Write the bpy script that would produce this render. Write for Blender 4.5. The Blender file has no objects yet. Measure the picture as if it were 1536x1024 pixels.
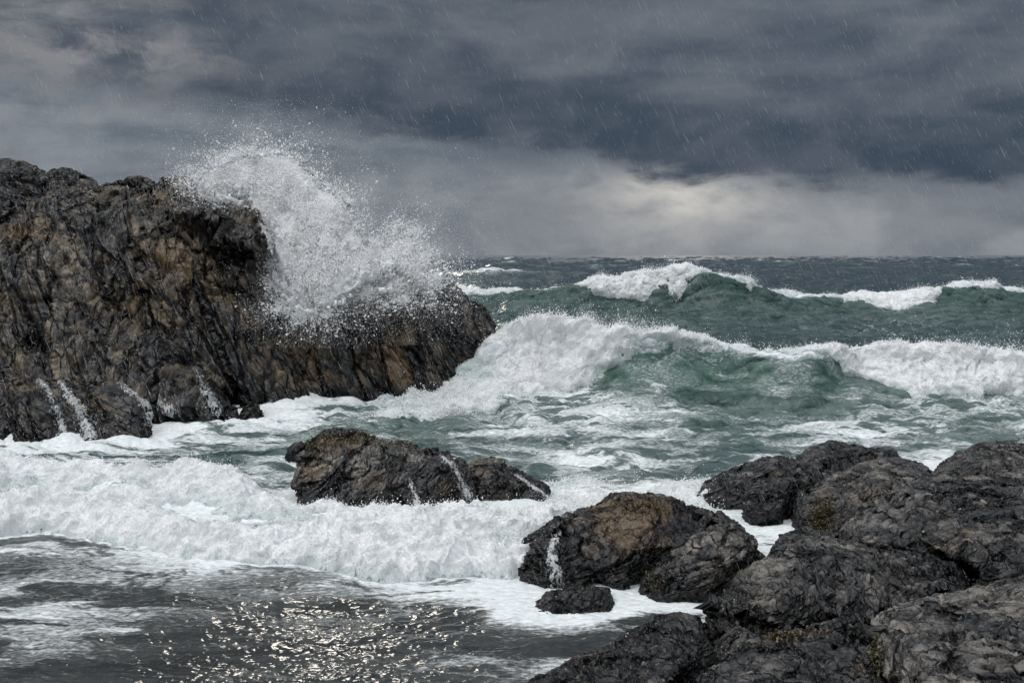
import bpy, math, time
import numpy as np
from mathutils import Vector
T0 = time.time()
RNG = np.random.default_rng(7)
SC = bpy.context.scene
COL = SC.collection
F = 1493.3            # focal length in photo pixels (35 mm lens on a 36 mm sensor, 1536 px wide)
CX, HY, CZ = 768.0, 382.0, 3.5   # centre column, horizon row, camera height in metres
f4 = np.float32

# ------------------------------------------------------------------ noise
def _hash(ix, iy, iz, seed):
    h = ix.astype(np.uint32) * np.uint32(374761393) + iy.astype(np.uint32) * np.uint32(668265263) \
        + iz.astype(np.uint32) * np.uint32(2147483647) + np.uint32((seed * 1274126177) & 0xffffffff)
    h ^= h >> np.uint32(13); h *= np.uint32(1274126177); h ^= h >> np.uint32(16)
    h *= np.uint32(2246822519); h ^= h >> np.uint32(15)
    return h

def gnoise(p, seed=0):
    p = p.astype(f4, copy=False)
    i = np.floor(p); fr = p - i; i = i.astype(np.int32)
    w = fr * fr * fr * (fr * (fr * 6 - 15) + 10)
    out = np.zeros(len(p), f4)
    for dx in (0, 1):
        for dy in (0, 1):
            for dz in (0, 1):
                h = _hash(i[:, 0] + dx, i[:, 1] + dy, i[:, 2] + dz, seed)
                g = ((h & np.uint32(1023)).astype(f4) / 511.5 - 1) * (fr[:, 0] - dx)
                g += (((h >> np.uint32(10)) & np.uint32(1023)).astype(f4) / 511.5 - 1) * (fr[:, 1] - dy)
                g += (((h >> np.uint32(20)) & np.uint32(1023)).astype(f4) / 511.5 - 1) * (fr[:, 2] - dz)
                g *= (w[:, 0] if dx else 1 - w[:, 0]) * (w[:, 1] if dy else 1 - w[:, 1]) * (w[:, 2] if dz else 1 - w[:, 2])
                out += g
    return out * 1.2

def fbm(p, octv=4, seed=0, gain=0.5, lac=2.03):
    a, s, o = 1.0, 1.0, np.zeros(len(p), f4)
    for k in range(octv):
        o += a * gnoise(p * f4(s) + f4(k * 17.3), seed + k * 31)
        a *= gain; s *= lac
    return o

def billow(p, octv=4, seed=0, gain=0.5, lac=2.1):
    a, s, o, t = 1.0, 1.0, np.zeros(len(p), f4), 0.0
    for k in range(octv):
        o += a * np.abs(gnoise(p * f4(s) + f4(k * 9.7), seed + k * 13)); t += a
        a *= gain; s *= lac
    return o / t

def worley(p, seed=0):
    p = p.astype(f4, copy=False)
    i = np.floor(p).astype(np.int32)
    n = len(p)
    f1 = np.full(n, 9, f4); f2 = np.full(n, 9, f4); hid = np.zeros(n, np.uint32); off = np.zeros((n, 3), f4)
    for dx in (-1, 0, 1):
        for dy in (-1, 0, 1):
            for dz in (-1, 0, 1):
                cx, cy, cz = i[:, 0] + dx, i[:, 1] + dy, i[:, 2] + dz
                h = _hash(cx, cy, cz, seed)
                ox = p[:, 0] - (cx + 0.1 + 0.8 * (h & np.uint32(1023)).astype(f4) / 1023)
                oy = p[:, 1] - (cy + 0.1 + 0.8 * ((h >> np.uint32(10)) & np.uint32(1023)).astype(f4) / 1023)
                oz = p[:, 2] - (cz + 0.1 + 0.8 * ((h >> np.uint32(20)) & np.uint32(1023)).astype(f4) / 1023)
                d = ox * ox + oy * oy + oz * oz
                c = d < f1
                f2 = np.where(c, f1, np.minimum(f2, d))
                f1 = np.where(c, d, f1)
                hid = np.where(c, h, hid)
                off[:, 0] = np.where(c, ox, off[:, 0]); off[:, 1] = np.where(c, oy, off[:, 1]); off[:, 2] = np.where(c, oz, off[:, 2])
    return np.sqrt(f1), np.sqrt(f2), hid, off

def hrand(h, k):
    h = h * np.uint32(2654435761) + np.uint32((k * 40503 + 977) & 0xffffffff)
    h ^= h >> np.uint32(15); h *= np.uint32(2246822519); h ^= h >> np.uint32(13)
    return (h & np.uint32(65535)).astype(f4) / 65535

def facets(p, seed):
    """offset of a tilted plane per cell, distance to the cell border, one random number per cell"""
    a, b, h, o = worley(p, seed)
    d = hrand(h, 1) * 2 - 1
    d = d * 0.6 + (o[:, 0] * (hrand(h, 2) * 2 - 1) + o[:, 1] * (hrand(h, 3) * 2 - 1) + o[:, 2] * (hrand(h, 4) * 2 - 1)) * 0.9
    return d, b - a, hrand(h, 5)

def sstep(a, b, x):
    t = np.clip((x - a) / (b - a), 0, 1)
    return t * t * (3 - 2 * t)

# ------------------------------------------------------------------ meshes
def mesh_from(name, verts, faces, attrs=None, smooth=True, mat=None):
    me = bpy.data.meshes.new(name)
    verts = np.ascontiguousarray(verts, f4); faces = np.ascontiguousarray(faces, np.int32)
    k = faces.shape[1]
    me.vertices.add(len(verts)); me.vertices.foreach_set('co', verts.ravel())
    me.loops.add(faces.size); me.loops.foreach_set('vertex_index', faces.ravel())
    me.polygons.add(len(faces)); me.polygons.foreach_set('loop_start', np.arange(0, faces.size, k, dtype=np.int32))
    if smooth:
        me.polygons.foreach_set('use_smooth', np.ones(len(faces), bool))
    me.update(calc_edges=True)
    for a, v in (attrs or {}).items():
        if v.ndim == 2:
            at = me.attributes.new(a, 'FLOAT_VECTOR', 'POINT'); at.data.foreach_set('vector', np.ascontiguousarray(v, f4).ravel()); continue
        at = me.attributes.new(a, 'FLOAT', 'POINT'); at.data.foreach_set('value', np.ascontiguousarray(v, f4))
    if mat: me.materials.append(mat)
    return me

def link(name, me, parent=None):
    o = bpy.data.objects.new(name, me); COL.objects.link(o)
    if parent is not None: o.parent = parent
    return o

def tag(o, label=None, cat=None, group=None, kind=None):
    if label: o['label'] = label
    if cat: o['category'] = cat
    if group: o['group'] = group
    if kind: o['kind'] = kind
    return o

def vnormals(v, q):
    d1 = v[q[:, 2]] - v[q[:, 0]]
    d2 = v[q[:, 3]] - v[q[:, 1]] if q.shape[1] == 4 else v[q[:, 1]] - v[q[:, 0]]
    n = np.cross(d1, d2) if q.shape[1] == 4 else np.cross(d2, d1)
    out = np.zeros_like(v)
    for c in range(q.shape[1]):
        for a in range(3):
            out[:, a] += np.bincount(q[:, c], n[:, a], len(v)).astype(f4)
    return out / (np.linalg.norm(out, axis=1, keepdims=True) + 1e-9)

def surface_nets(f, org, h):
    """closed quad surface of f > 0 on a regular grid"""
    s = f > 0
    nx, ny, nz = f.shape
    cnt = np.zeros((nx - 1, ny - 1, nz - 1), np.int8)
    for a in (0, 1):
        for b in (0, 1):
            for c in (0, 1):
                cnt += s[a:nx - 1 + a, b:ny - 1 + b, c:nz - 1 + c]
    idx = np.nonzero((cnt > 0) & (cnt < 8))
    n = len(idx[0])
    vid = np.full(cnt.shape, -1, np.int32); vid[idx] = np.arange(n)
    acc = np.zeros((n, 3), f4); num = np.zeros(n, f4)
    cor = [(a, b, c) for a in (0, 1) for b in (0, 1) for c in (0, 1)]
    for A in cor:
        for ax in range(3):
            if A[ax]: continue
            B = list(A); B[ax] = 1
            fa = f[idx[0] + A[0], idx[1] + A[1], idx[2] + A[2]]; fb = f[idx[0] + B[0], idx[1] + B[1], idx[2] + B[2]]
            m = (fa > 0) != (fb > 0)
            t = np.where(m, fa / np.where(m, fa - fb, 1), 0)
            for k in range(3):
                acc[:, k] += np.where(m, A[k] + (t if k == ax else 0), 0)
            num += m
    v = (np.stack(idx, 1).astype(f4) + acc / num[:, None]) * h + np.array(org, f4)
    quads = []
    for ax in range(3):
        sl0 = [slice(None)] * 3; sl1 = [slice(None)] * 3
        sl0[ax] = slice(0, -1); sl1[ax] = slice(1, None)
        ch = s[tuple(sl0)] != s[tuple(sl1)]
        e = np.nonzero(ch)
        b, c = (ax + 1) % 3, (ax + 2) % 3
        ok = (e[b] > 0) & (e[c] > 0) & (e[b] < f.shape[b] - 1) & (e[c] < f.shape[c] - 1)
        e = [x[ok] for x in e]
        ins = s[e[0], e[1], e[2]]
        def at(db, dc):
            j = [e[0].copy(), e[1].copy(), e[2].copy()]; j[b] += db; j[c] += dc
            return vid[j[0], j[1], j[2]]
        q = np.stack([at(-1, -1), at(0, -1), at(0, 0), at(-1, 0)], 1)
        q[~ins] = q[~ins][:, ::-1]
        quads.append(q)
    q = np.concatenate(quads)
    return v, q[(q >= 0).all(1)]

def drops(pos, rad, stretch=None, seed=0):
    """small eight-sided water drops, stretched along random or given directions"""
    rng = np.random.default_rng(seed)
    n = len(pos)
    a = rng.normal(size=(n, 3)).astype(f4)
    if stretch is not None: a = stretch.astype(f4) + 0.35 * a
    a /= np.linalg.norm(a, axis=1, keepdims=True) + 1e-9
    r = rng.normal(size=(n, 3)).astype(f4)
    b = np.cross(a, r); b /= np.linalg.norm(b, axis=1, keepdims=True) + 1e-9
    c = np.cross(a, b)
    k = (rng.uniform(1.0, 2.2, n) if stretch is not None else rng.uniform(0.8, 1.5, n)).astype(f4)
    rad = rad.astype(f4)
    A, B, C = a * (rad * k)[:, None], b * rad[:, None], c * rad[:, None]
    v = np.stack([pos + A, pos - A, pos + B, pos - B, pos + C, pos - C], 1).reshape(-1, 3)
    fc = np.array([[0, 2, 4], [2, 1, 4], [1, 3, 4], [3, 0, 4], [2, 0, 5], [1, 2, 5], [3, 1, 5], [0, 3, 5]], np.int32)
    fa = (fc[None] + (np.arange(n, dtype=np.int32) * 6)[:, None, None]).reshape(-1, 3)
    return v, fa

# ------------------------------------------------------------------ node helper
class NT:
    def __init__(s, tree):
        s.t = tree; s.n = tree.nodes; s.l = tree.links
    def new(s, kind, **kw):
        nd = s.n.new(kind)
        for k, v in kw.items(): setattr(nd, k, v)
        return nd
    def put(s, sock, v):
        if isinstance(v, bpy.types.NodeSocket): s.l.new(v, sock)
        elif v is not None:
            if sock.type == 'RGBA' and len(v) == 3: v = (*v, 1)
            sock.default_value = v
    def m(s, op, a, b=None, c=None, clamp=False):
        nd = s.new('ShaderNodeMath', operation=op, use_clamp=clamp)
        for i, v in enumerate((a, b, c)):
            if v is not None: s.put(nd.inputs[i], v)
        return nd.outputs[0]
    def add(s, a, b): return s.m('ADD', a, b)
    def sub(s, a, b): return s.m('SUBTRACT', a, b)
    def mul(s, a, b): return s.m('MULTIPLY', a, b)
    def ss(s, x, a, b, lo=0.0, hi=1.0):
        nd = s.new('ShaderNodeMapRange', interpolation_type='SMOOTHSTEP')
        s.put(nd.inputs[0], x); nd.inputs[1].default_value = a; nd.inputs[2].default_value = b
        nd.inputs[3].default_value = lo; nd.inputs[4].default_value = hi
        return nd.outputs[0]
    def mix(s, fac, a, b, mode='MIX'):
        nd = s.new('ShaderNodeMix', data_type='RGBA', blend_type=mode)
        s.put(nd.inputs[0], fac); s.put(nd.inputs[6], a); s.put(nd.inputs[7], b)
        return nd.outputs[2]
    def attr(s, name):
        return s.new('ShaderNodeAttribute', attribute_name=name).outputs['Fac']
    def noise(s, vec, scale, detail=4, rough=0.55, dist=0.0, out='Fac'):
        nd = s.new('ShaderNodeTexNoise')
        if vec is not None: s.put(nd.inputs['Vector'], vec)
        nd.inputs['Scale'].default_value = scale; nd.inputs['Detail'].default_value = detail
        nd.inputs['Roughness'].default_value = rough; nd.inputs['Distortion'].default_value = dist
        return nd.outputs[0] if out == 'Fac' else nd.outputs[1]
    def vmap(s, vec, scale=(1, 1, 1), rot=(0, 0, 0), loc=(0, 0, 0)):
        nd = s.new('ShaderNodeMapping')
        s.put(nd.inputs[0], vec); nd.inputs[1].default_value = loc; nd.inputs[2].default_value = rot; nd.inputs[3].default_value = scale
        return nd.outputs[0]
    def bump(s, h, strength, dist, normal=None):
        nd = s.new('ShaderNodeBump'); nd.inputs['Strength'].default_value = strength; nd.inputs['Distance'].default_value = dist
        s.put(nd.inputs['Height'], h)
        if normal is not None: s.put(nd.inputs['Normal'], normal)
        return nd.outputs[0]
    def ramp(s, fac, stops):
        nd = s.new('ShaderNodeValToRGB'); e = nd.color_ramp.elements
        while len(e) < len(stops): e.new(0.5)
        for k, (p, c) in enumerate(stops): e[k].position = p; e[k].color = (*c, 1)
        s.put(nd.inputs[0], fac)
        return nd.outputs[0]

def material(name):
    m = bpy.data.materials.new(name); m.use_nodes = True
    t = NT(m.node_tree); t.n.clear()
    out = t.new('ShaderNodeOutputMaterial')
    return m, t, out

def principled(t, **kw):
    p = t.new('ShaderNodeBsdfPrincipled')
    for k, v in kw.items(): t.put(p.inputs[k.replace('_', ' ')], v)
    return p

# ------------------------------------------------------------------ camera, light, sky
cam = bpy.data.cameras.new('camera'); cam.lens = 35; cam.sensor_width = 36
cam.shift_y = -(512 - HY) / 1536.0
cam.clip_start = 0.1; cam.clip_end = 20000
co = link('camera', cam); co.location = (0, 0, CZ); co.rotation_euler = (math.pi / 2, 0, 0)
SC.camera = co

SUN_AZ, SUN_EL = math.radians(-10.8), math.radians(22.0)
sd = Vector((math.sin(SUN_AZ) * math.cos(SUN_EL), math.cos(SUN_AZ) * math.cos(SUN_EL), math.sin(SUN_EL)))
sun = bpy.data.lights.new('sun', 'SUN'); sun.energy = 0.12; sun.angle = math.radians(5); sun.color = (1.0, 0.93, 0.83)
so = link('sun', sun); so.rotation_euler = sd.to_track_quat('Z', 'Y').to_euler(); so.location = sd * 60

def build_world():
    w = bpy.data.worlds.new('World'); SC.world = w; w.use_nodes = True
    t = NT(w.node_tree); t.n.clear()
    out = t.new('ShaderNodeOutputWorld')
    d = t.new('ShaderNodeTexCoord').outputs['Generated']
    sep = t.new('ShaderNodeSeparateXYZ'); t.put(sep.inputs[0], d)
    x, y, z = sep.outputs
    u = t.m('ARCTAN2', x, y); v = t.m('ARCSINE', z)
    big = t.noise(t.vmap(d, (2.2, 2.2, 7.0)), 2.2, 6, 0.52, 0.6)
    med = t.noise(t.vmap(d, (3.4, 3.4, 13.0), loc=(3.1, 1.7, 0.4)), 2.0, 7, 0.55, 0.45)
    fine = t.noise(t.vmap(d, (3.0, 3.0, 7.0), loc=(7, 2, 5)), 5.5, 7, 0.58, 0.3)
    # the lower edge of the dark cloud deck sinks towards the right
    edge = t.m('MAXIMUM', t.sub(0.100, t.mul(u, 0.125)), 0.064)
    jit = t.add(t.mul(t.sub(med, 0.5), 0.075), t.mul(t.sub(fine, 0.5), 0.055))
    e = t.add(t.sub(v, edge), jit)
    left = t.ss(u, -0.42, -0.08)
    deck = t.mul(t.ss(e, -0.012, 0.022), t.sub(1.0, t.mul(t.ss(e, 0.035, 0.125), 0.68)))
    deck = t.mul(deck, t.add(0.55, t.mul(left, 0.45)))
    up = t.ss(t.add(t.mul(big, 0.55), t.mul(med, 0.45)), 0.36, 0.64)
    high = t.mix(up, (0.072, 0.096, 0.130), (0.186, 0.208, 0.243))
    low = t.mix(t.ss(t.add(t.mul(med, 0.7), t.mul(fine, 0.3)), 0.36, 0.66), (0.138, 0.170, 0.208), (0.240, 0.264, 0.296))
    def blob(u0, v0, su, sv):
        a = t.m('DIVIDE', t.sub(u, u0), su); b = t.m('DIVIDE', t.sub(v, v0), sv)
        return t.m('EXPONENT', t.mul(t.add(t.mul(a, a), t.mul(b, b)), -1.0))
    glow = t.mul(blob(0.17, 0.062, 0.085, 0.03), t.ss(t.add(t.mul(fine, 0.6), t.mul(med, 0.4)), 0.30, 0.62))
    low = t.mix(t.mul(blob(0.19, 0.03, 0.26, 0.045), 0.62), low, (0.37, 0.375, 0.385))
    low = t.mix(t.mul(glow, 0.95), low, (0.64, 0.62, 0.585))
    sky = t.mix(t.ss(e, -0.004, 0.03), low, high)
    rag = t.noise(t.vmap(d, (4.0, 4.0, 6.5), loc=(1, 9, 3)), 2.9, 8, 0.58, 0.4)
    sky = t.mix(deck, sky, t.mix(t.ss(rag, 0.36, 0.66), (0.048, 0.070, 0.102), (0.088, 0.110, 0.143)))
    sky = t.mix(t.mul(t.sub(1.0, deck), 0.55), sky, t.mix(t.ss(rag, 0.34, 0.68), (0.73, 0.76, 0.80), (1.24, 1.22, 1.19)), 'MULTIPLY')
    pat = t.mul(blob(-0.40, 0.195, 0.13, 0.045), t.ss(fine, 0.38, 0.66))
    sky = t.mix(t.mul(pat, 0.75), sky, (0.33, 0.325, 0.33))
    # brighter sky above and behind the camera, where the daylight comes from
    over = t.ss(v, 0.42, 1.15)
    back = t.ss(y, 0.15, -0.6)
    bright = t.m('MAXIMUM', over, t.mul(back, t.ss(v, 0.05, 0.6, 0.30, 1.0)))
    sky = t.mix(bright, sky, t.mix(up, (1.00, 1.06, 1.14), (1.25, 1.29, 1.35)))
    kaz, kel = math.radians(-112), math.radians(55)  # key light: bright patch added to the sky out of view, high on the left
    kd = t.new('ShaderNodeVectorMath', operation='DOT_PRODUCT'); t.put(kd.inputs[0], d)
    kd.inputs[1].default_value = (math.sin(kaz) * math.cos(kel), math.cos(kaz) * math.cos(kel), math.sin(kel))
    ka = t.m('ARCCOSINE', t.m('MINIMUM', kd.outputs['Value'], 0.99999))
    kg = t.m('EXPONENT', t.mul(t.m('POWER', t.m('DIVIDE', ka, 0.27), 2.0), -1.0))
    sky = t.mix(1.0, sky, t.mix(kg, (0, 0, 0), (6.4, 6.2, 5.95)), 'ADD')
    nish = t.new('ShaderNodeTexSky', sky_type='NISHITA', sun_disc=False)
    nish.sun_elevation = SUN_EL; nish.sun_rotation = SUN_AZ; nish.air_density = 1.0; nish.dust_density = 2.0
    b1 = t.new('ShaderNodeBackground'); t.put(b1.inputs[0], sky); b1.inputs[1].default_value = 0.94
    b2 = t.new('ShaderNodeBackground'); t.put(b2.inputs[0], nish.outputs[0]); b2.inputs[1].default_value = 0.05
    mx = t.new('ShaderNodeMixShader')          # thick cloud over nearly all of the clear sky
    mx.inputs[0].default_value = 0.003
    t.l.new(b1.outputs[0], mx.inputs[1]); t.l.new(b2.outputs[0], mx.inputs[2])
    t.l.new(mx.outputs[0], out.inputs[0])
build_world()
vs = SC.view_settings
vs.view_transform = 'Standard'; vs.look = 'None'; vs.exposure = 0; vs.gamma = 1; vs.use_curve_mapping = False
SC.cycles.use_denoising = True
SC.cycles.max_bounces = 12; SC.cycles.diffuse_bounces = 10; SC.cycles.transmission_bounces = 8; SC.cycles.transparent_max_bounces = 12
SC.cycles.caustics_reflective = False; SC.cycles.caustics_refractive = False

# ------------------------------------------------------------------ materials
def mat_rock(name, cols, ochre_amt, wet, facet=1.0, fdist=1.0):
    m, t, out = material(name)
    ob = t.new('ShaderNodeTexCoord').outputs['Object']
    bd = t.new('ShaderNodeAttribute', attribute_name='bed').outputs['Vector']
    tint = t.attr('tint'); och = t.attr('ochre'); crk = t.attr('crack')
    n1 = t.noise(ob, 2.3, 6, 0.6, 0.3); n2 = t.noise(ob, 14.0, 6, 0.65, 0.4); n3 = t.noise(ob, 70.0, 5, 0.68)
    st1 = t.noise(t.vmap(bd, (3.0, 4.0, 16.0)), 1.0, 6, 0.62, 0.5)
    st2 = t.noise(t.vmap(bd, (9.0, 12.0, 55.0)), 1.0, 5, 0.65, 0.6)
    def fract(scale, warp, seedloc):
        vv = t.vmap(bd, scale, loc=seedloc)
        wn = t.noise(vv, 1.6, 3, 0.5, 0.0, out='Color')
        w_ = t.new('ShaderNodeVectorMath', operation='MULTIPLY_ADD'); t.put(w_.inputs[0], wn); w_.inputs[1].default_value = (warp,) * 3; t.put(w_.inputs[2], vv)
        ve = t.new('ShaderNodeTexVoronoi', feature='DISTANCE_TO_EDGE'); t.put(ve.inputs['Vector'], w_.outputs[0]); ve.inputs['Scale'].default_value = 1.0
        vf = t.new('ShaderNodeTexVoronoi', feature='F1'); t.put(vf.inputs['Vector'], w_.outputs[0]); vf.inputs['Scale'].default_value = 1.0
        c_ = t.new('ShaderNodeVectorMath', operation='SUBTRACT'); t.put(c_.inputs[0], vf.outputs['Color']); c_.inputs[1].default_value = (0.5, 0.5, 0.5)
        o_ = t.new('ShaderNodeVectorMath', operation='SUBTRACT'); t.put(o_.inputs[0], w_.outputs[0]); t.put(o_.inputs[1], vf.outputs['Position'])
        dt = t.new('ShaderNodeVectorMath', operation='DOT_PRODUCT'); t.put(dt.inputs[0], c_.outputs[0]); t.put(dt.inputs[1], o_.outputs[0])
        sp = t.new('ShaderNodeSeparateColor'); t.put(sp.inputs[0], vf.outputs['Color'])
        line = t.ss(ve.outputs['Distance'], 0.055, 0.0)
        gate = t.ss(t.noise(vv, 0.7, 2), 0.42, 0.56)
        line = t.mul(line, gate)
        return t.add(t.add(t.mul(sp.outputs[0], 0.45), t.mul(dt.outputs['Value'], 1.7)), t.mul(line, -0.55)), line, sp.outputs[1]
    k1 = facet
    fa, la, ra = fract((1.5 * k1, 2.1 * k1, 3.6 * k1), 0.32, (3, 1, 7)); fb, lb, rb = fract((4.2 * k1, 6.0 * k1, 10.0 * k1), 0.28, (1, 8, 2))
    mixv = t.add(t.add(t.mul(tint, 0.50), t.mul(n1, 0.30)), t.add(t.mul(n2, 0.16), t.mul(st1, 0.24)))
    fc, lc_, rc_ = fract((0.55 * k1, 0.75 * k1, 1.25 * k1), 0.22, (5, 2, 4))
    mixv = t.add(mixv, t.add(t.mul(t.sub(rc_, 0.5), 0.17), t.add(t.mul(t.sub(ra, 0.5), 0.11), t.mul(t.sub(rb, 0.5), 0.06))))
    base = t.ramp(mixv, [(0.44, cols[0]), (0.58, cols[1]), (0.70, cols[2]), (0.86, cols[3])])
    oc = t.ss(t.add(t.add(t.mul(och, 1.0), t.mul(t.sub(n2, 0.5), 1.1)), t.add(t.mul(t.sub(n1, 0.5), 0.8), t.mul(t.sub(st1, 0.5), 0.8))), 0.35, 0.90)
    base = t.mix(t.mul(oc, ochre_amt), base, t.ramp(t.add(t.mul(n3, 0.5), t.mul(st2, 0.5)), [(0.36, (0.030, 0.021, 0.011)), (0.50, (0.105, 0.066, 0.030)), (0.64, (0.24, 0.155, 0.07))]))
    base = t.mix(t.m('MAXIMUM', t.m('MAXIMUM', lc_, t.mul(la, 0.9)), t.mul(lb, 0.5)), base, (0.003, 0.003, 0.0033))
    base = t.mix(t.ss(crk, 0.2, 0.8, 0, 0.85), base, (0.004, 0.004, 0.0045))
    base = t.mix(t.ss(t.add(t.mul(n3, 0.5), t.mul(st2, 0.5)), 0.58, 0.72, 0, 0.30), base, (0.14, 0.135, 0.125))
    base = t.mix(t.ss(t.add(t.mul(n3, 0.4), t.mul(st2, 0.6)), 0.48, 0.36, 0, 0.7), base, (0.004, 0.004, 0.0045))
    h = t.add(t.add(t.mul(n2, 0.45), t.mul(n3, 0.18)), t.add(t.mul(st1, 0.30), t.mul(st2, 0.22)))
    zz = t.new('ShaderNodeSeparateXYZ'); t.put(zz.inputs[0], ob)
    wet_shade = t.ss(t.add(zz.outputs[2], t.mul(t.sub(n1, 0.5), 0.35)), 0.46, 0.16)      # washed by waves; colour also carries the shade of the low rock fronts
    base = t.mix(t.mul(wet_shade, 0.86), base, (0.005, 0.005, 0.0052))
    bp = t.bump(h, 0.6, 0.03)
    bp = t.bump(fb, 0.8, 0.017 * fdist, bp)
    bp = t.bump(fa, 0.9, 0.075 * fdist, bp)
    bp = t.bump(fc, 0.9, 0.20 * fdist, bp)
    rough = t.ss(t.add(t.mul(n2, 0.6), t.mul(n1, 0.4)), 0.3, 0.7, wet[0], wet[1])
    rough = t.m('MULTIPLY', rough, t.sub(1.0, t.mul(wet_shade, 0.5)))
    p = principled(t, Base_Color=base, Roughness=rough, Normal=bp)
    p.inputs['Specular IOR Level'].default_value = 0.42; p.inputs['Coat Weight'].default_value = 0.0; p.inputs['Coat Roughness'].default_value = 0.18; t.put(p.inputs['Coat Normal'], t.bump(h, 0.5, 0.03))
    t.l.new(p.outputs[0], out.inputs[0])
    return m

def mat_foam(name, holes=True, most=1.0, fine=1.0, thin=(0.50, 0.575, 0.57), strands=False):
    m, t, out = material(name)
    ob = t.new('ShaderNodeTexCoord').outputs['Object']
    dens = t.attr('dens')
    n0 = t.noise(ob, 2.1 * fine, 5, 0.6, 1.2); n1 = t.noise(ob, 8.0 * fine, 6, 0.62, 1.6); n2 = t.noise(ob, 30.0 * fine, 5, 0.65, 1.0)
    r1 = t.sub(1.0, t.m('ABSOLUTE', t.mul(t.sub(n1, 0.5), 6.0))); r2 = t.sub(1.0, t.m('ABSOLUTE', t.mul(t.sub(n2, 0.5), 5.0)))
    fil = t.add(t.mul(r1, 0.5), t.mul(r2, 0.5))                      # threads of whiter water
    h = t.add(t.mul(n1, 0.5), t.add(t.mul(n2, 0.3), t.mul(fil, 0.12)))
    bp = t.bump(h, 0.9, 0.05)
    white = t.add(t.add(t.mul(fil, 0.45), t.mul(t.sub(n0, 0.5), 1.6)), t.mul(dens, 0.55))
    col = t.mix(t.ss(white, 0.26, 1.10), thin, (0.94, 0.95, 0.955))
    dif = t.new('ShaderNodeBsdfDiffuse'); t.put(dif.inputs[0], col); t.put(dif.inputs['Normal'], bp)
    tr = t.new('ShaderNodeBsdfTranslucent'); t.put(tr.inputs[0], col); t.put(tr.inputs['Normal'], bp)
    mx = t.new('ShaderNodeMixShader'); mx.inputs[0].default_value = 0.15
    t.l.new(dif.outputs[0], mx.inputs[1]); t.l.new(tr.outputs[0], mx.inputs[2])
    gl = t.new('ShaderNodeBsdfGlossy'); gl.inputs['Roughness'].default_value = 0.3; t.put(gl.inputs['Normal'], bp)
    mg = t.new('ShaderNodeMixShader'); mg.inputs[0].default_value = 0.05
    t.l.new(mx.outputs[0], mg.inputs[1]); t.l.new(gl.outputs[0], mg.inputs[2])
    last = mg.outputs[0]
    if holes:
        cut = t.ss(t.add(dens, t.add(t.mul(t.sub(n1, 0.5), 1.6), t.mul(t.sub(fil, 0.3), 0.5))), 0.10, 0.50, 0, most)
        if strands:
            sn = t.noise(t.vmap(ob, (1, 1, 0.10)), 26.0, 4, 0.6, 0.5)
            cut = t.ss(t.add(t.mul(dens, 0.75), t.add(t.mul(t.sub(sn, 0.5), 2.6), t.mul(t.sub(n2, 0.5), 0.5))), 0.18, 0.62, 0, most)
        tp = t.new('ShaderNodeBsdfTransparent')
        m2 = t.new('ShaderNodeMixShader'); t.put(m2.inputs[0], cut)
        t.l.new(tp.outputs[0], m2.inputs[1]); t.l.new(last, m2.inputs[2]); last = m2.outputs[0]
    t.l.new(last, out.inputs[0])
    return m

def mat_drops():
    m, t, out = material('spray_drops')
    dif = t.new('ShaderNodeBsdfDiffuse'); dif.inputs[0].default_value = (0.985, 0.986, 0.988, 1)
    tr = t.new('ShaderNodeBsdfTranslucent'); tr.inputs[0].default_value = (0.985, 0.986, 0.988, 1)
    mx = t.new('ShaderNodeMixShader'); mx.inputs[0].default_value = 0.45
    t.l.new(dif.outputs[0], mx.inputs[1]); t.l.new(tr.outputs[0], mx.inputs[2])
    t.l.new(mx.outputs[0], out.inputs[0])
    return m

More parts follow.
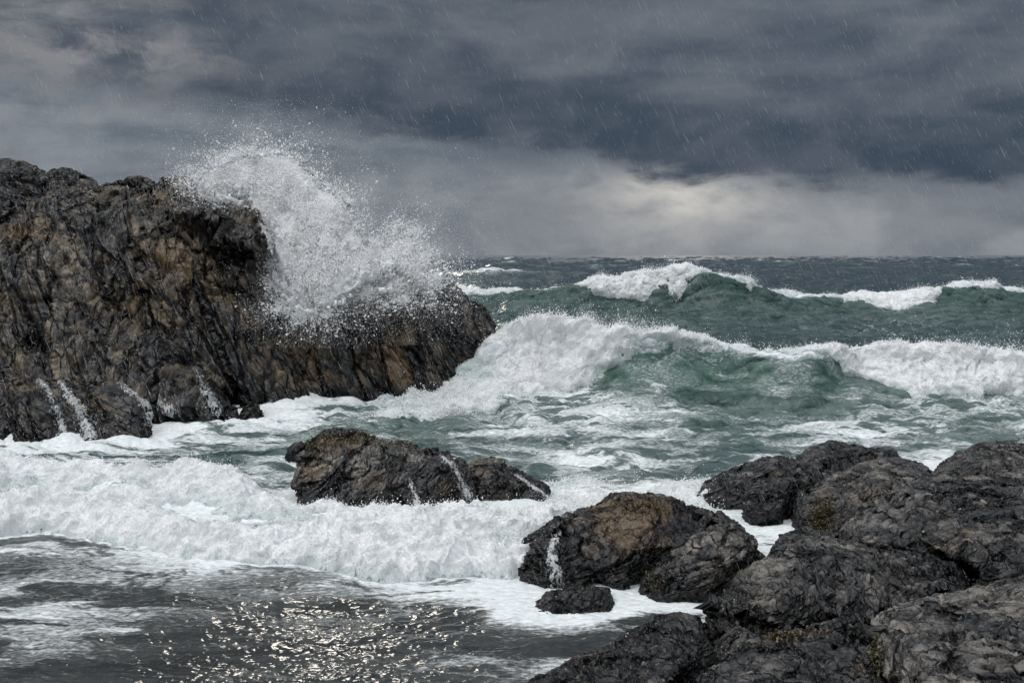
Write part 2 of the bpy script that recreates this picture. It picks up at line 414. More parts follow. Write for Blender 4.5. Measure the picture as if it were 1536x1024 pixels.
def mat_sea():
    m, t, out = material('sea_water')
    ob = t.new('ShaderNodeTexCoord').outputs['Object']
    foam = t.attr('foam'); green = t.attr('green'); near = t.attr('near')
    flow = t.vmap(ob, (0.50, 1.25, 1.0))
    w1 = t.noise(flow, 0.9, 3, 0.5, 0.0, out='Color')
    wv = t.new('ShaderNodeVectorMath', operation='MULTIPLY_ADD')
    t.put(wv.inputs[0], w1); wv.inputs[1].default_value = (1.1, 1.1, 0.6); t.put(wv.inputs[2], flow)
    wv = wv.outputs[0]
    a = t.noise(wv, 1.5, 7, 0.62, 0.5); b = t.noise(wv, 4.6, 6, 0.62, 0.8); c = t.noise(flow, 22.0, 5, 0.65, 0.5)
    lace = t.sub(1.0, t.m('ABSOLUTE', t.mul(t.sub(b, 0.5), 5.0)))
    lace2 = t.sub(1.0, t.m('ABSOLUTE', t.mul(t.sub(a, 0.5), 5.5)))
    lc = t.m('MAXIMUM', t.mul(lace, 0.8), lace2)
    f = t.add(t.add(foam, t.mul(lc, 0.30)), t.add(t.mul(t.sub(a, 0.5), 1.5), t.mul(t.sub(c, 0.5), 0.45)))
    fm = t.ss(f, 0.66, 0.92)
    thin = t.mul(t.ss(f, 0.30, 0.75, 0, 0.26), t.sub(1.0, t.mul(near, 0.55)))
    body = t.mix(green, t.mix(near, (0.020, 0.036, 0.046), (0.022, 0.0235, 0.0225)), (0.015, 0.044, 0.035))
    body = t.mix(t.attr('crest_glow'), body, (0.040, 0.118, 0.080))       # lighter green painted in for light passing through the breaking crest
    body = t.mix(thin, body, t.mix(near, (0.33, 0.42, 0.40), (0.28, 0.30, 0.295)))
    body = t.mix(fm, body, t.mix(t.ss(c, 0.35, 0.65), (0.60, 0.66, 0.66), (0.86, 0.88, 0.89)))
    r1 = t.noise(t.vmap(ob, (1, 1.5, 1)), 16.0, 5, 0.6, 0.3); r2 = t.noise(t.vmap(ob, (1, 1.4, 1)), 3.0, 5, 0.6, 0.3)
    bp = t.new('ShaderNodeBump'); t.put(bp.inputs['Height'], t.add(t.mul(r1, 0.07), t.mul(r2, 0.20))); bp.inputs['Distance'].default_value = 0.25; t.put(bp.inputs['Strength'], t.attr('chop')); bp = bp.outputs[0]
    bp = t.bump(t.mul(fm, t.add(0.6, c)), 0.5, 0.03, bp)
    rough = t.add(t.add(0.06, t.mul(near, 0.03)), t.mul(fm, 0.55))
    p = principled(t, Base_Color=body, Roughness=rough, Normal=bp, IOR=1.33)
    t.l.new(p.outputs[0], out.inputs[0])
    return m

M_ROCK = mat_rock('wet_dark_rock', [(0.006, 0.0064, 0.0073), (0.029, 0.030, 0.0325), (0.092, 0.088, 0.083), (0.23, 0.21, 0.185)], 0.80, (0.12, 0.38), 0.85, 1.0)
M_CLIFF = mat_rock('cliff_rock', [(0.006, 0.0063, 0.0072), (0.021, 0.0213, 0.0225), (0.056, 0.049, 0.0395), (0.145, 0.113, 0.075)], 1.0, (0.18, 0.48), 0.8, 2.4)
M_FOAM = mat_foam('whitewater_foam'); M_DROP = mat_drops(); M_RUN = mat_foam('running_water', True, 0.72, 2.0, (0.7, 0.73, 0.74), True); M_BURST = mat_foam('spray_foam', True, 1.0, 1.0, (0.90, 0.91, 0.915)); M_SEA = mat_sea()

# ------------------------------------------------------------------ rocks
def poly_sdf(poly, gx, gy):
    P = np.array(poly, f4); Q = np.roll(P, -1, 0)
    X, Y = np.meshgrid(gx, gy, indexing='ij'); X = X.astype(f4); Y = Y.astype(f4)
    d = np.full(X.shape, 1e9, f4); ins = np.zeros(X.shape, bool)
    for (ax, ay), (bx, by) in zip(P, Q):
        ex, ey = bx - ax, by - ay
        tt = np.clip(((X - ax) * ex + (Y - ay) * ey) / (ex * ex + ey * ey + 1e-9), 0, 1)
        d = np.minimum(d, (X - ax - tt * ex) ** 2 + (Y - ay - tt * ey) ** 2)
        c = ((ay > Y) != (by > Y)) & (X < ex * (Y - ay) / (ey if abs(ey) > 1e-9 else 1e-9) + ax)
        ins ^= c
    d = np.sqrt(d)
    return np.where(ins, d, -d)

def lobe_field(L, X, Y, Z, rim=False):
    """L: outline in photo pixels, distance at its foot and top, bulge forward and back, rounding width in metres"""
    poly, yb, yt, tf, tb, D = L['o'], L['yb'], L['yt'], L['tf'], L['tb'], L['D']
    a = np.array(poly, f4)
    x0, x1, y0, y1 = a[:, 0].min() - 60, a[:, 0].max() + 60, a[:, 1].min() - 60, a[:, 1].max() + 60
    st = 3.0
    gx = np.arange(x0, x1 + st, st); gy = np.arange(y0, y1 + st, st)
    sd_ = poly_sdf(poly, gx, gy)
    px = X / Y * F + CX; py = (CZ - Z) / Y * F + HY
    qx = np.clip((px - x0) / st, 0, len(gx) - 1.001); qy = np.clip((py - y0) / st, 0, len(gy) - 1.001)
    ix = qx.astype(np.int32); iy = qy.astype(np.int32); fx = qx - ix; fy = qy - iy
    d = sd_[ix, iy] * (1 - fx) * (1 - fy) + sd_[ix + 1, iy] * fx * (1 - fy) + sd_[ix, iy + 1] * (1 - fx) * fy + sd_[ix + 1, iy + 1] * fx * fy
    d = d * Y / F
    base = L.get('base', a[:, 1].max() - 30)
    tt = np.clip((base - py) / (base - a[:, 1].min()), 0, 1) ** L.get('g', 1.0)
    ys = yb + (yt - yb) * tt
    pr = np.sqrt(np.clip(1 - (1 - np.clip(d / D, 0, 1)) ** 2, 0, 1))
    f = np.minimum(np.minimum(Y - (ys - tf * pr), (ys + tb * pr) - Y), d)
    if rim:      # true distance near the rim as well: used to open a gap behind a rock
        return np.where(d < 0, -np.hypot(d, Y - ys), f)
    return np.where(d < 0, d, f)

def chisel(v, q, nrm, bed, size, amount, seed, tilt):
    """break a rounded surface into flat fracture planes: each vertex slides along its normal to the plane of its nearest seed"""
    rng = np.random.default_rng(seed)
    b = (bed / np.linalg.norm(bed)).astype(f4)
    area = len(v) * np.median(np.linalg.norm(v[q[:4000, 0]] - v[q[:4000, 1]], axis=1)) ** 2
    k = int(np.clip(area / (size * size * 0.8), 8, 420))
    idx = rng.choice(len(v), k, replace=False)
    c, nc = v[idx], nrm[idx] + rng.normal(0, tilt, (k, 3)).astype(f4)
    nc += 0.20 * b * np.sign((nc * b).sum(1))[:, None] * (rng.uniform(size=k) < 0.5)[:, None]      # many break along the bedding
    nc /= np.linalg.norm(nc, axis=1, keepdims=True)
    dip = np.cross(b, np.cross(np.array([0, 0, 1.0]), b)); dip = (dip / (np.linalg.norm(dip) + 1e-6)).astype(f4)
    st = lambda a: a + (a @ b)[:, None] * b * 1.1 - (a @ dip)[:, None] * dip * 0.45
    cs = st(c)
    out = np.empty(len(v), f4); e = np.empty(len(v), f4)
    wv = v + 0.03 * size * np.stack([fbm(v / f4(size * 0.6) + f4(7 * j), 3, seed + j) for j in range(3)], 1)
    for i in range(0, len(v), 20000):
        p = st(wv[i:i + 20000])
        d = ((p ** 2).sum(1)[:, None] + (cs ** 2).sum(1)[None] - 2 * p @ cs.T)
        d += 0.8 * size * size * (1 - nrm[i:i + 20000] @ nrm[idx].T)
        o2 = np.argpartition(d, 1, axis=1)[:, :2]
        dd = np.sqrt(np.maximum(np.take_along_axis(d, o2, 1), 0))
        sw = dd[:, 0] > dd[:, 1]
        n1 = np.where(sw, o2[:, 1], o2[:, 0])
        e[i:i + 20000] = np.abs(dd[:, 0] - dd[:, 1]) / size
        vv = v[i:i + 20000]
        den = np.maximum((nrm[i:i + 20000] * nc[n1]).sum(1), 0.35)
        out[i:i + 20000] = ((c[n1] - vv) * nc[n1]).sum(1) / den
    out = np.clip(out, -0.45 * size, 0.10 * size) * amount
    v = v + nrm * out[:, None]
    return v.astype(f4), vnormals(v.astype(f4), q), e

ROCKS = {}
def build_rock(cut, name, lobes, h, S, bed, mat, label, cat, group=None, amp=1.0, ochre=0.0, ochre_at=(), seed=1, zmin=-0.5, flat=0.45, blk=None, tone=0.0, fs=1.0):
    lo = np.full(3, 1e9); hi = np.full(3, -1e9)
    for L in lobes:
        a = np.array(L['o'], float)
        ya, yb = min(L['yb'], L['yt']) - L['tf'] - 0.2, max(L['yb'], L['yt']) + L['tb'] + 0.2
        for yy in (ya, yb):
            X = (a[:, 0] - CX) / F * yy; Z = CZ - (a[:, 1] - HY) / F * yy
            lo = np.minimum(lo, [X.min(), ya, max(zmin, Z.min())]); hi = np.maximum(hi, [X.max(), yb, Z.max()])
    lo -= 3 * h; hi += 3 * h
    n = np.ceil((hi - lo) / h).astype(int) + 1
    gx = (lo[0] + np.arange(n[0]) * h).astype(f4); gy = (lo[1] + np.arange(n[1]) * h).astype(f4); gz = (lo[2] + np.arange(n[2]) * h).astype(f4)
    f = np.full(n, -1, f4)
    Yg, Zg = gy[None, :, None], gz[None, None, :]
    for i0 in range(0, n[0], 24):
        sl = slice(i0, min(i0 + 24, n[0]))
        X = np.broadcast_to(gx[sl][:, None, None], (sl.stop - sl.start, n[1], n[2])); Y = np.broadcast_to(Yg, X.shape); Z = np.broadcast_to(Zg, X.shape)
        g = None
        for L in lobes:
            q = lobe_field(L, X, Y, Z)
            g = q if g is None else np.maximum(g, q)
        for L in cut:
            g = np.minimum(g, -(lobe_field(L, X, Y, Z, True) + 0.21))
        f[sl] = g
    f[0] = f[-1] = -0.01; f[:, 0] = f[:, -1] = -0.01; f[:, :, 0] = f[:, :, -1] = -0.01
    v, q = surface_nets(f, lo, h)
    for _ in range(2):   # relax the voxel steps a little
        acc = np.zeros_like(v); num = np.zeros(len(v), f4)
        for c in range(4):
            for dlt in (1, 3):
                j = q[:, (c + dlt) % 4]
                for a in range(3): acc[:, a] += np.bincount(q[:, c], v[j, a], len(v)).astype(f4)
                num += np.bincount(q[:, c], minlength=len(v)).astype(f4)
        v = 0.4 * v + 0.6 * acc / num[:, None]
    nrm = vnormals(v, q)
    v, nrm, fe = chisel(v, q, nrm, np.array(bed, float), S * fs * 1.35, 0.85, seed + 300, 0.12)
    v, nrm, fe2 = chisel(v, q, nrm, np.array(bed, float), S * fs * 0.55, 0.55, seed + 301, 0.12)
    # bedding frame
    nb = np.array(bed, float); nb /= np.linalg.norm(nb)
    t1 = np.cross(nb, [0.12, 1, 0.07]); t1 /= np.linalg.norm(t1); t2 = np.cross(nb, t1)
    R = np.stack([t1, t2, nb]).astype(f4)
    p = v @ R.T; p[:, 2] /= flat; p[:, 0] *= 0.62
    w = p / S
    bedc = (w * np.array([1.0, 1.0, 1.0], f4)).astype(f4)
    ww = w + 0.16 * np.stack([fbm(w * 0.8 + 11.3 * k, 2, seed + k) for k in range(3)], 1)
    d1, e1, r1 = facets(ww * 0.9, seed + 5)
    w2 = w + 0.07 * np.stack([fbm(w * 2.3 + 5.1 * k, 2, seed + 20 + k) for k in range(3)], 1)
    d2, e2, r2 = facets(w2 * 2.4, seed + 9)
    d3, e3, r3 = facets((w + 0.03 * np.stack([gnoise(w * 7 + 3.3 * k, seed + 40 + k) for k in range(3)], 1)) * 6.5, seed + 13)
    big = fbm(v / (S * 1.6), 3, seed + 50)
    cm = sstep(-0.35, 0.45, big)
    # thin beds weather out as ridges and grooves along the bedding
    wl = w + 0.12 * np.stack([fbm(w * 1.4 + 7.7 * k, 3, seed + 80 + k) for k in range(3)], 1)
    bed1 = 1 - np.abs(fbm(wl * np.array([1.1, 1.6, 7.0], f4), 2, seed + 61)) * 2.2
    bed2 = 1 - np.abs(fbm(wl * np.array([3.0, 4.2, 17.0], f4), 3, seed + 62, 0.6)) * 2.0
    fineb = fbm(w * np.array([5, 5, 9.0], f4), 4, seed + 60, 0.6)
    c1 = np.exp(-e1 / 0.035); c2 = np.exp(-e2 / 0.05); c3 = np.exp(-e3 / 0.07)
    bk = (0.40 if mat is M_CLIFF else 0.24) if blk is None else blk
    ce = np.exp(-fe / 0.05) * 0.6 + np.exp(-fe2 / 0.07) * 0.4
    disp = S * 1.15 * (0.21 * bk * d1 + 0.095 * (0.25 + 0.6 * bk) * d2 + 0.030 * d3 + 0.02 * big + 0.014 * fineb + 0.040 * bed1 * cm + 0.026 * bed2 - 0.17 * (0.3 + 0.7 * bk) * c1 - 0.06 * c2 * (0.3 + 0.7 * cm) - 0.012 * c3 - (0.11 if mat is M_CLIFF else 0.07) * ce) * amp
    v = v + nrm * disp[:, None]
    tone = tone + 0.15 * math.sin(seed * 12.9898)
    tint = np.clip(0.5 + tone + 0.40 * (r2 - 0.5) + 0.35 * (r1 - 0.5) + 0.3 * (r3 - 0.5) + 0.12 * fineb + 0.16 * (bed2 - 0.5), 0, 1)
    px = v[:, 0] / v[:, 1] * F + CX; py = (CZ - v[:, 2]) / v[:, 1] * F + HY
    oc = np.full(len(v), ochre, f4)
    for (ox, oy, sx, sy, am) in ochre_at:
        # patches are given where they sit on the rock's face
        oc += 1.35 * am * np.exp(-((px - ox) / sx) ** 2 - ((py - oy) / sy) ** 2)
    oc += 0.35 * (r1 - 0.5) + 0.25 * (r2 - 0.5)
    me = mesh_from(name, v, q, {'tint': tint, 'ochre': oc, 'crack': np.clip(1.1 * ce + 0.5 * c1 + 0.6 * c2 * cm + 0.25 * c3, 0, 1), 'bed': bedc}, True, mat)
    o = link(name, me); tag(o, label, cat, group)
    ROCKS[len(ROCKS)] = (o, v, q)
    return o

QUEUE = []
def make_rock(*a, **k):
    QUEUE.append((a, k))
def build_rocks():
    front = lambda ls: min(L['yb'] - L['tf'] for L in ls)
    for a, k in QUEUE:
        near = G_NEAR in a
        cut = []
        if near:         # boulders stand apart: open a crevice where the next rock in front would touch
            for b, kb in QUEUE:
                if b is not a and G_NEAR in b and front(b[1]) < front(a[1]) - 0.05:
                    xs = [x for L in a[1] for x, _ in L['o']]; xb = [x for L in b[1] for x, _ in L['o']]
                    if min(xs) < max(xb) + 30 and max(xs) > min(xb) - 30: cut += b[1]
        build_rock(cut, *a, **k)

def lobe(o, yb, yt, tf, tb, D, **k):
    return dict(o=o, yb=yb, yt=yt, tf=tf, tb=tb, D=D, **k)

def foot(o, base, drop=34, band=22):
    """carry the foot of an outline on below the water"""
    return [(x, y + drop if y > base - band else y) for x, y in o]

def boulder(o, base, yt, tf, tb, D, **k):
    yw = CZ * F / (base - HY)
    k.setdefault('g', 1.9)
    return lobe(foot(o, base), yw + tf * 0.85, yt, tf, tb, D, base=base, **k)

FB = (-0.36, -0.25, 0.9)     # bedding of the near rocks: beds rise to the right
CB = (0.80, -0.25, 0.50)     # the cliff's beds fall steeply to the right
G_NEAR = 'dark wet boulders along the near right shore'

make_rock('sea_cliff', [
    lobe([(-330, 345), (-120, 318), (0, 300), (60, 296), (120, 296), (150, 300), (180, 306), (215, 312), (260, 330), (320, 340), (368, 350), (396, 352), (410, 360),
          (418, 395), (424, 440), (440, 500), (470, 560), (480, 660), (-330, 720)], 24.6, 26.6, 2.0, 4.5, 2.2, base=628, g=0.8),
    lobe([(-330, 350), (-120, 340), (0, 337), (55, 343), (92, 366), (118, 400), (150, 452), (200, 488), (228, 514), (266, 533), (302, 570), (340, 612), (352, 660), (-330, 720)],
         22.3, 25.4, 1.3, 3, 1.5, base=628, g=0.9),
    lobe([(175, 505), (205, 488), (240, 508), (268, 532), (292, 562), (326, 596), (352, 628), (352, 668), (225, 668), (215, 580)], 21.9, 23.6, 0.8, 2, 0.8, base=625),
    lobe([(110, 296), (150, 284), (180, 272), (205, 269), (250, 272), (285, 280), (330, 290), (368, 305), (386, 322), (400, 346), (388, 372), (330, 362), (260, 348), (190, 330), (130, 320)], 24.0, 28.6, 0.30, 3.5, 0.5, base=362),
    lobe([(395, 420), (430, 432), (470, 470), (520, 452), (560, 444), (600, 440), (640, 432), (660, 480), (655, 600), (640, 640), (400, 650)], 25.3, 26.5, 1.4, 3.0, 1.4, base=603),
    lobe([(330, 480), (380, 440), (420, 470), (445, 540), (450, 640), (340, 650), (300, 560)], 24.0, 25.6, 1.0, 2, 1.0, base=612),
], 0.055, 1.05, CB, M_CLIFF, 'tall dark cliff with tan streaked face, spray bursting over its right end', 'cliff', None, 1.0, 0.10,
    [(280, 410, 110, 75, .55), (420, 500, 90, 60, .35), (225, 300, 50, 20, .45), (50, 350, 70, 18, .5), (590, 540, 70, 60, .45), (470, 540, 60, 45, .3), (120, 520, 140, 70, .15)], seed=3, zmin=-0.45, flat=0.5)
make_rock('headland_rock', [
    lobe([(585, 640), (590, 560), (598, 500), (606, 462), (625, 441), (652, 431), (686, 433), (706, 446), (726, 468), (741, 496), (738, 522), (712, 556), (680, 596), (650, 640)],
         24.9, 25.9, 1.0, 2.2, 1.1, base=600)], 0.045, 0.75, CB, M_CLIFF, 'rounded dark headland rock at the seaward end of the cliff', 'rock', None, 1.0, 0.12, [(625, 470, 30, 40, .3)], seed=21)
make_rock('rock_ledge', [
    lobe(foot([(-330, 590), (-120, 575), (0, 563), (60, 562), (100, 567), (150, 571), (190, 580), (207, 600), (226, 628), (240, 655), (180, 660), (-330, 668)], 655, 36), 20.4, 22.3, 0.9, 2.5, 0.9, base=655),
    lobe(foot([(20, 600), (60, 585), (90, 600), (85, 655), (15, 655)], 655), 19.6, 20.4, 0.35, 1, 0.4, base=655),
    lobe(foot([(128, 590), (165, 575), (200, 600), (222, 655), (130, 655)], 655), 19.6, 20.8, 0.4, 1, 0.5, base=655),
], 0.042, 0.6, (0.35, -0.3, 0.85), M_CLIFF, 'low wide ledge at the foot of the cliff with thin white water pouring off it', 'rock', None, 1.0, 0.14, [(40, 625, 30, 30, .35), (160, 600, 60, 30, .2)], seed=33)
make_rock('boulder', [
    lobe([(-200, 262), (-80, 246), (0, 243), (40, 245), (58, 256), (74, 264), (110, 290), (100, 330), (-200, 345)], 27.0, 28.0, 0.9, 2, 0.9, base=330)],
    0.05, 0.6, (0.3, -0.3, 0.8), M_CLIFF, 'uneven boulder pile edge on top of the cliff at the far left', 'rock', 'boulders on top of the cliff', 1.0, 0.2, seed=41, zmin=3.5)
make_rock('boulder', [
    lobe([(66, 270), (78, 257), (100, 254), (124, 262), (140, 278), (150, 290), (140, 310), (70, 310)], 27.2, 27.8, 0.6, 1.2, 0.6, base=310)],
    0.045, 0.5, (0.5, -0.3, 0.7), M_CLIFF, 'rounded boulder with a smooth brow on the cliff skyline', 'rock', 'boulders on top of the cliff', 1.0, 0.12, seed=44, zmin=3.5)
make_rock('boulder', [
    lobe([(55, 320), (62, 300), (95, 284), (130, 286), (160, 292), (168, 306), (150, 330), (120, 348), (60, 350)], 25.6, 26.6, 0.7, 1.2, 0.6, base=345)],
    0.045, 0.5, (0.4, -0.3, 0.8), M_CLIFF, 'grey brown block with a flat top set into the upper left of the cliff', 'rock', 'boulders on top of the cliff', 1.0, 0.18, seed=47, zmin=3.0)
make_rock('rock', [boulder([(322, 622), (345, 606), (380, 600), (405, 606), (420, 618), (410, 626), (340, 628)], 622, 22.6, 0.3, 0.6, 0.3)],
    0.03, 0.35, FB, M_CLIFF, 'low dark rock awash at the foot of the cliff', 'rock', None, 1.0, 0.1, seed=52)
make_rock('rock', [boulder([(560, 604), (572, 590), (590, 585), (604, 592), (608, 604)], 603, 24.2, 0.3, 0.6, 0.3)],
    0.03, 0.35, CB, M_CLIFF, 'small grey rock standing against the cliff foot below the headland', 'rock', None, 1.0, 0.1, seed=55)

# rocks in the surf
make_rock('surf_rock', [
    boulder([(432, 684), (451, 671), (479, 655), (506, 645), (534, 648), (558, 655), (578, 663), (605, 669), (637, 675), (668, 680), (692, 690), (697, 705), (704, 725), (710, 760),
             (676, 766), (652, 768), (648, 780), (605, 782), (574, 782), (530, 780), (495, 778), (467, 768), (443, 764), (451, 734), (440, 725), (447, 715), (455, 699)], 775, 15.0, 0.55, 1.0, 0.65, g=1.3),
    boulder([(600, 700), (640, 682), (680, 690), (704, 730), (708, 764), (650, 770), (610, 750)], 768, 14.2, 0.35, .6, 0.4)],
    0.02, 0.42, (-0.50, -0.3, 0.8), M_ROCK, 'large dark rock in the surf, its seaweed ridge peaking above the white water', 'rock', None, 1.0, 0.12,
    [(500, 665, 45, 16, .6), (470, 700, 25, 30, .35), (672, 735, 32, 22, .6), (560, 720, 18, 14, .35), (545, 655, 40, 8, .4)], seed=61)
make_rock('surf_rock', [
    boulder([(694, 706), (712, 695), (735, 690), (755, 695), (775, 709), (798, 719), (818, 726), (832, 742), (838, 754), (794, 756), (755, 757), (716, 758), (706, 738)], 754, 15.0, 0.4, 0.7, 0.4)],
    0.02, 0.36, (-0.3, -0.3, 0.9), M_ROCK, 'smaller brown rock sloping down to the right in the surf', 'rock', None, 1.0, 0.25, [(725, 720, 30, 30, .3)], seed=67)
make_rock('boulder', [
    boulder([(779, 866), (783, 842), (794, 812), (809, 802), (827, 787), (850, 772), (880, 766), (910, 751), (936, 745), (970, 747), (1004, 752), (1022, 764), (1060, 768), (1090, 778), (1103, 792),
             (1103, 830), (1030, 850), (1000, 872), (970, 884), (929, 886), (884, 876), (846, 882), (783, 873)], 880, 12.1, 0.5, 1.0, 0.6),
    boulder([(884, 876), (890, 800), (920, 762), (985, 762), (1010, 790), (985, 850), (965, 884)], 882, 11.6, 0.35, .6, 0.5),
    boulder([(910, 880), (925, 850), (950, 840), (975, 860), (968, 886)], 884, 10.7, 0.22, .4, 0.25)],
    0.018, 0.40, FB, M_ROCK, 'cracked brown boulder with an orange crest, white water breaking on its left', 'rock', G_NEAR, 1.0, 0.30,
    [(955, 765, 50, 18, .75), (930, 790, 40, 35, .35), (975, 800, 50, 50, .2)], seed=71)
make_rock('boulder', [
    boulder([(951, 897), (970, 872), (992, 850), (1022, 831), (1041, 812), (1060, 801), (1086, 792), (1109, 794), (1126, 805), (1136, 828), (1150, 848), (1118, 866), (1086, 890), (1045, 911), (1000, 909), (959, 903)],
            903, 10.75, 0.40, 0.8, 0.5)],
    0.017, 0.34, FB, M_ROCK, 'rounded wet boulder with glinting flecks in front of the orange crested one', 'rock', G_NEAR, 1.0, 0.26, [(985, 880, 30, 22, .4), (1050, 850, 50, 40, .15)], seed=76, tone=0.12)
make_rock('rock', [
    boulder([(762, 921), (778, 904), (820, 894), (850, 886), (880, 879), (910, 885), (924, 898), (944, 912), (910, 918), (854, 924), (797, 922)], 917, 10.2, 0.22, 0.4, 0.22)],
    0.014, 0.26, FB, M_ROCK, 'low flat rock barely above the foamy water', 'rock', None, 1.0, 0.2, seed=79)
make_rock('boulder', [
    boulder([(1045, 738), (1061, 724), (1076, 715), (1099, 700), (1125, 698), (1144, 687), (1159, 692), (1174, 687), (1197, 690), (1230, 712), (1215, 760), (1150, 768), (1070, 764)], 764, 15.0, 0.5, 1.0, 0.5)],
    0.022, 0.36, FB, M_ROCK, 'knobbly black boulder whose left tip juts into the white water', 'rock', G_NEAR, 1.1, 0.06, [(1166, 712, 10, 7, .7)], seed=83)
make_rock('boulder', [
    boulder([(1118, 742), (1136, 724), (1174, 718), (1200, 726), (1215, 764), (1205, 788), (1148, 790), (1121, 784)], 786, 13.8, 0.35, 0.8, 0.4)],
    0.02, 0.34, FB, M_ROCK, 'squat black boulder with a shadowed front beside the narrow foam channel', 'rock', G_NEAR, 1.0, 0.02, seed=86)
make_rock('boulder', [
    boulder([(1190, 700), (1204, 683), (1223, 670), (1249, 665), (1286, 669), (1309, 672), (1335, 677), (1350, 691), (1356, 710), (1330, 740), (1234, 745), (1195, 735)], 742, 15.8, 0.5, 1.0, 0.5)],
    0.022, 0.36, FB, M_ROCK, 'black jagged topped boulder against the open grey water', 'rock', G_NEAR, 1.1, 0.04, seed=89)
make_rock('boulder', [
    boulder([(1193, 776), (1200, 752), (1234, 726), (1264, 711), (1294, 700), (1324, 694), (1361, 694), (1384, 702), (1402, 716), (1390, 750), (1346, 790), (1300, 806), (1256, 808), (1234, 806), (1196, 800)], 802, 14.2, 0.45, 0.9, 0.5)],
    0.02, 0.36, FB, M_ROCK, 'ridged brown boulder with yellow green seaweed on its shaded left end', 'rock', G_NEAR, 1.0, 0.22, [(1235, 775, 22, 30, .7), (1300, 730, 60, 20, .2)], seed=92)
make_rock('boulder', [
    boulder([(1402, 713), (1410, 700), (1433, 685), (1467, 670), (1504, 664), (1545, 667), (1620, 684), (1640, 730), (1467, 740), (1415, 734)], 735, 16.4, 0.45, 1.2, 0.5)],
    0.024, 0.38, FB, M_ROCK, 'brown mossy boulder, farthest back at the right edge', 'rock', G_NEAR, 1.0, 0.28, seed=95)
make_rock('boulder', [
    boulder([(1265, 800), (1301, 767), (1343, 743), (1369, 730), (1421, 720), (1459, 719), (1511, 707), (1560, 700), (1660, 710), (1700, 780), (1690, 880), (1480, 880), (1384, 870), (1300, 850)], 865, 13.0, 0.45, 1.3, 0.5)],
    0.02, 0.40, (-0.30, -0.35, 0.9), M_ROCK, 'long grey slab with a smooth sloping top above the brown broken block', 'rock', G_NEAR, 1.0, 0.10, seed=98, tone=0.16)
make_rock('boulder', [
    boulder([(1376, 830), (1391, 786), (1421, 775), (1474, 764), (1536, 752), (1640, 742), (1700, 800), (1700, 930), (1466, 925), (1430, 890)], 915, 11.6, 0.40, 1.0, 0.45)],
    0.018, 0.38, (-0.26, -0.35, 0.9), M_ROCK, 'pinkish brown broken block with a steep dark front face', 'rock', G_NEAR, 1.0, 0.20, [(1430, 800, 60, 30, .2)], seed=101, tone=0.10)
make_rock('boulder', [
    boulder([(1160, 850), (1163, 825), (1172, 802), (1204, 797), (1256, 803), (1300, 818), (1300, 860), (1200, 870)], 860, 11.8, 0.3, 0.5, 0.35)],
    0.018, 0.32, FB, M_ROCK, 'low pinkish rock peeping out behind the big central boulder', 'rock', G_NEAR, 1.0, 0.2, seed=104)
make_rock('boulder', [
    boulder([(1061, 926), (1099, 880), (1125, 854), (1163, 831), (1181, 818), (1223, 812), (1268, 816), (1324, 820), (1373, 831), (1418, 844), (1440, 857), (1450, 885), (1420, 940), (1343, 985), (1234, 990), (1136, 985), (1061, 945)],
            975, 10.7, 0.45, 1.0, 0.6, g=1.7),
    boulder([(1090, 935), (1140, 870), (1200, 850), (1245, 880), (1240, 960), (1130, 985)], 975, 9.9, 0.30, 0.5, 0.4)],
    0.016, 0.42, (-0.45, -0.3, 0.85), M_ROCK, 'big domed charcoal boulder in the middle of the near rocks', 'rock', G_NEAR, 1.0, 0.12, [(1280, 850, 80, 25, .2), (1150, 890, 40, 30, .2)], seed=107)
make_rock('boulder', [
    lobe([(1306, 948), (1325, 930), (1361, 914), (1399, 900), (1448, 889), (1493, 880), (1545, 874), (1640, 862), (1750, 900), (1800, 1180), (1400, 1220), (1340, 1130), (1330, 1010)], 6.9, 9.2, 0.45, 1.2, 0.6, base=1110, g=1.5)],
    0.016, 0.42, (-0.30, -0.4, 0.88), M_ROCK, 'broad grey slab filling the bottom right corner', 'rock', G_NEAR, 1.0, 0.08, [(1450, 960, 60, 30, .2)], seed=110, tone=0.20)
make_rock('boulder', [
    lobe([(1030, 1050), (1080, 1002), (1118, 976), (1155, 961), (1193, 951), (1230, 941), (1271, 936), (1301, 940), (1312, 962), (1326, 996), (1345, 1040), (1370, 1200), (1000, 1200)], 7.0, 8.5, 0.40, 1.0, 0.5, base=1110, g=1.5)],
    0.015, 0.38, (-0.38, -0.4, 0.85), M_ROCK, 'sloping grey brown boulder at the bottom edge with seaweed tufts on its brow', 'rock', G_NEAR, 1.0, 0.14, [(1285, 1000, 20, 20, .5)], seed=113, tone=0.12)
make_rock('boulder', [
    lobe([(740, 1060), (790, 1030), (827, 1014), (872, 992), (910, 977), (947, 951), (985, 929), (1015, 923), (1039, 929), (1046, 950), (1062, 975), (1075, 1010), (1080, 1180), (740, 1180)], 7.2, 8.9, 0.35, 0.9, 0.45, base=1100, g=1.4)],
    0.015, 0.34, (-0.5, -0.35, 0.8), M_ROCK, 'dark ragged boulder sloping into the water at the bottom edge', 'rock', G_NEAR, 1.05, 0.18, seed=116)
make_rock('boulder', [
    lobe([(1000, 985), (1014, 960), (1037, 941), (1071, 936), (1105, 940), (1136, 959), (1140, 1000), (1100, 1060), (1000, 1060)], 7.9, 8.9, 0.30, 0.6, 0.35, base=1040, g=1.6)],
    0.015, 0.32, (-0.2, -0.35, 0.9), M_ROCK, 'smooth topped slate grey boulder wedged between two larger ones at the bottom', 'rock', G_NEAR, 0.9, 0.05, seed=119, tone=0.10)
build_rocks()
print('rocks done', round(time.time() - T0, 1), sum(len(r[1]) for r in ROCKS.values()))

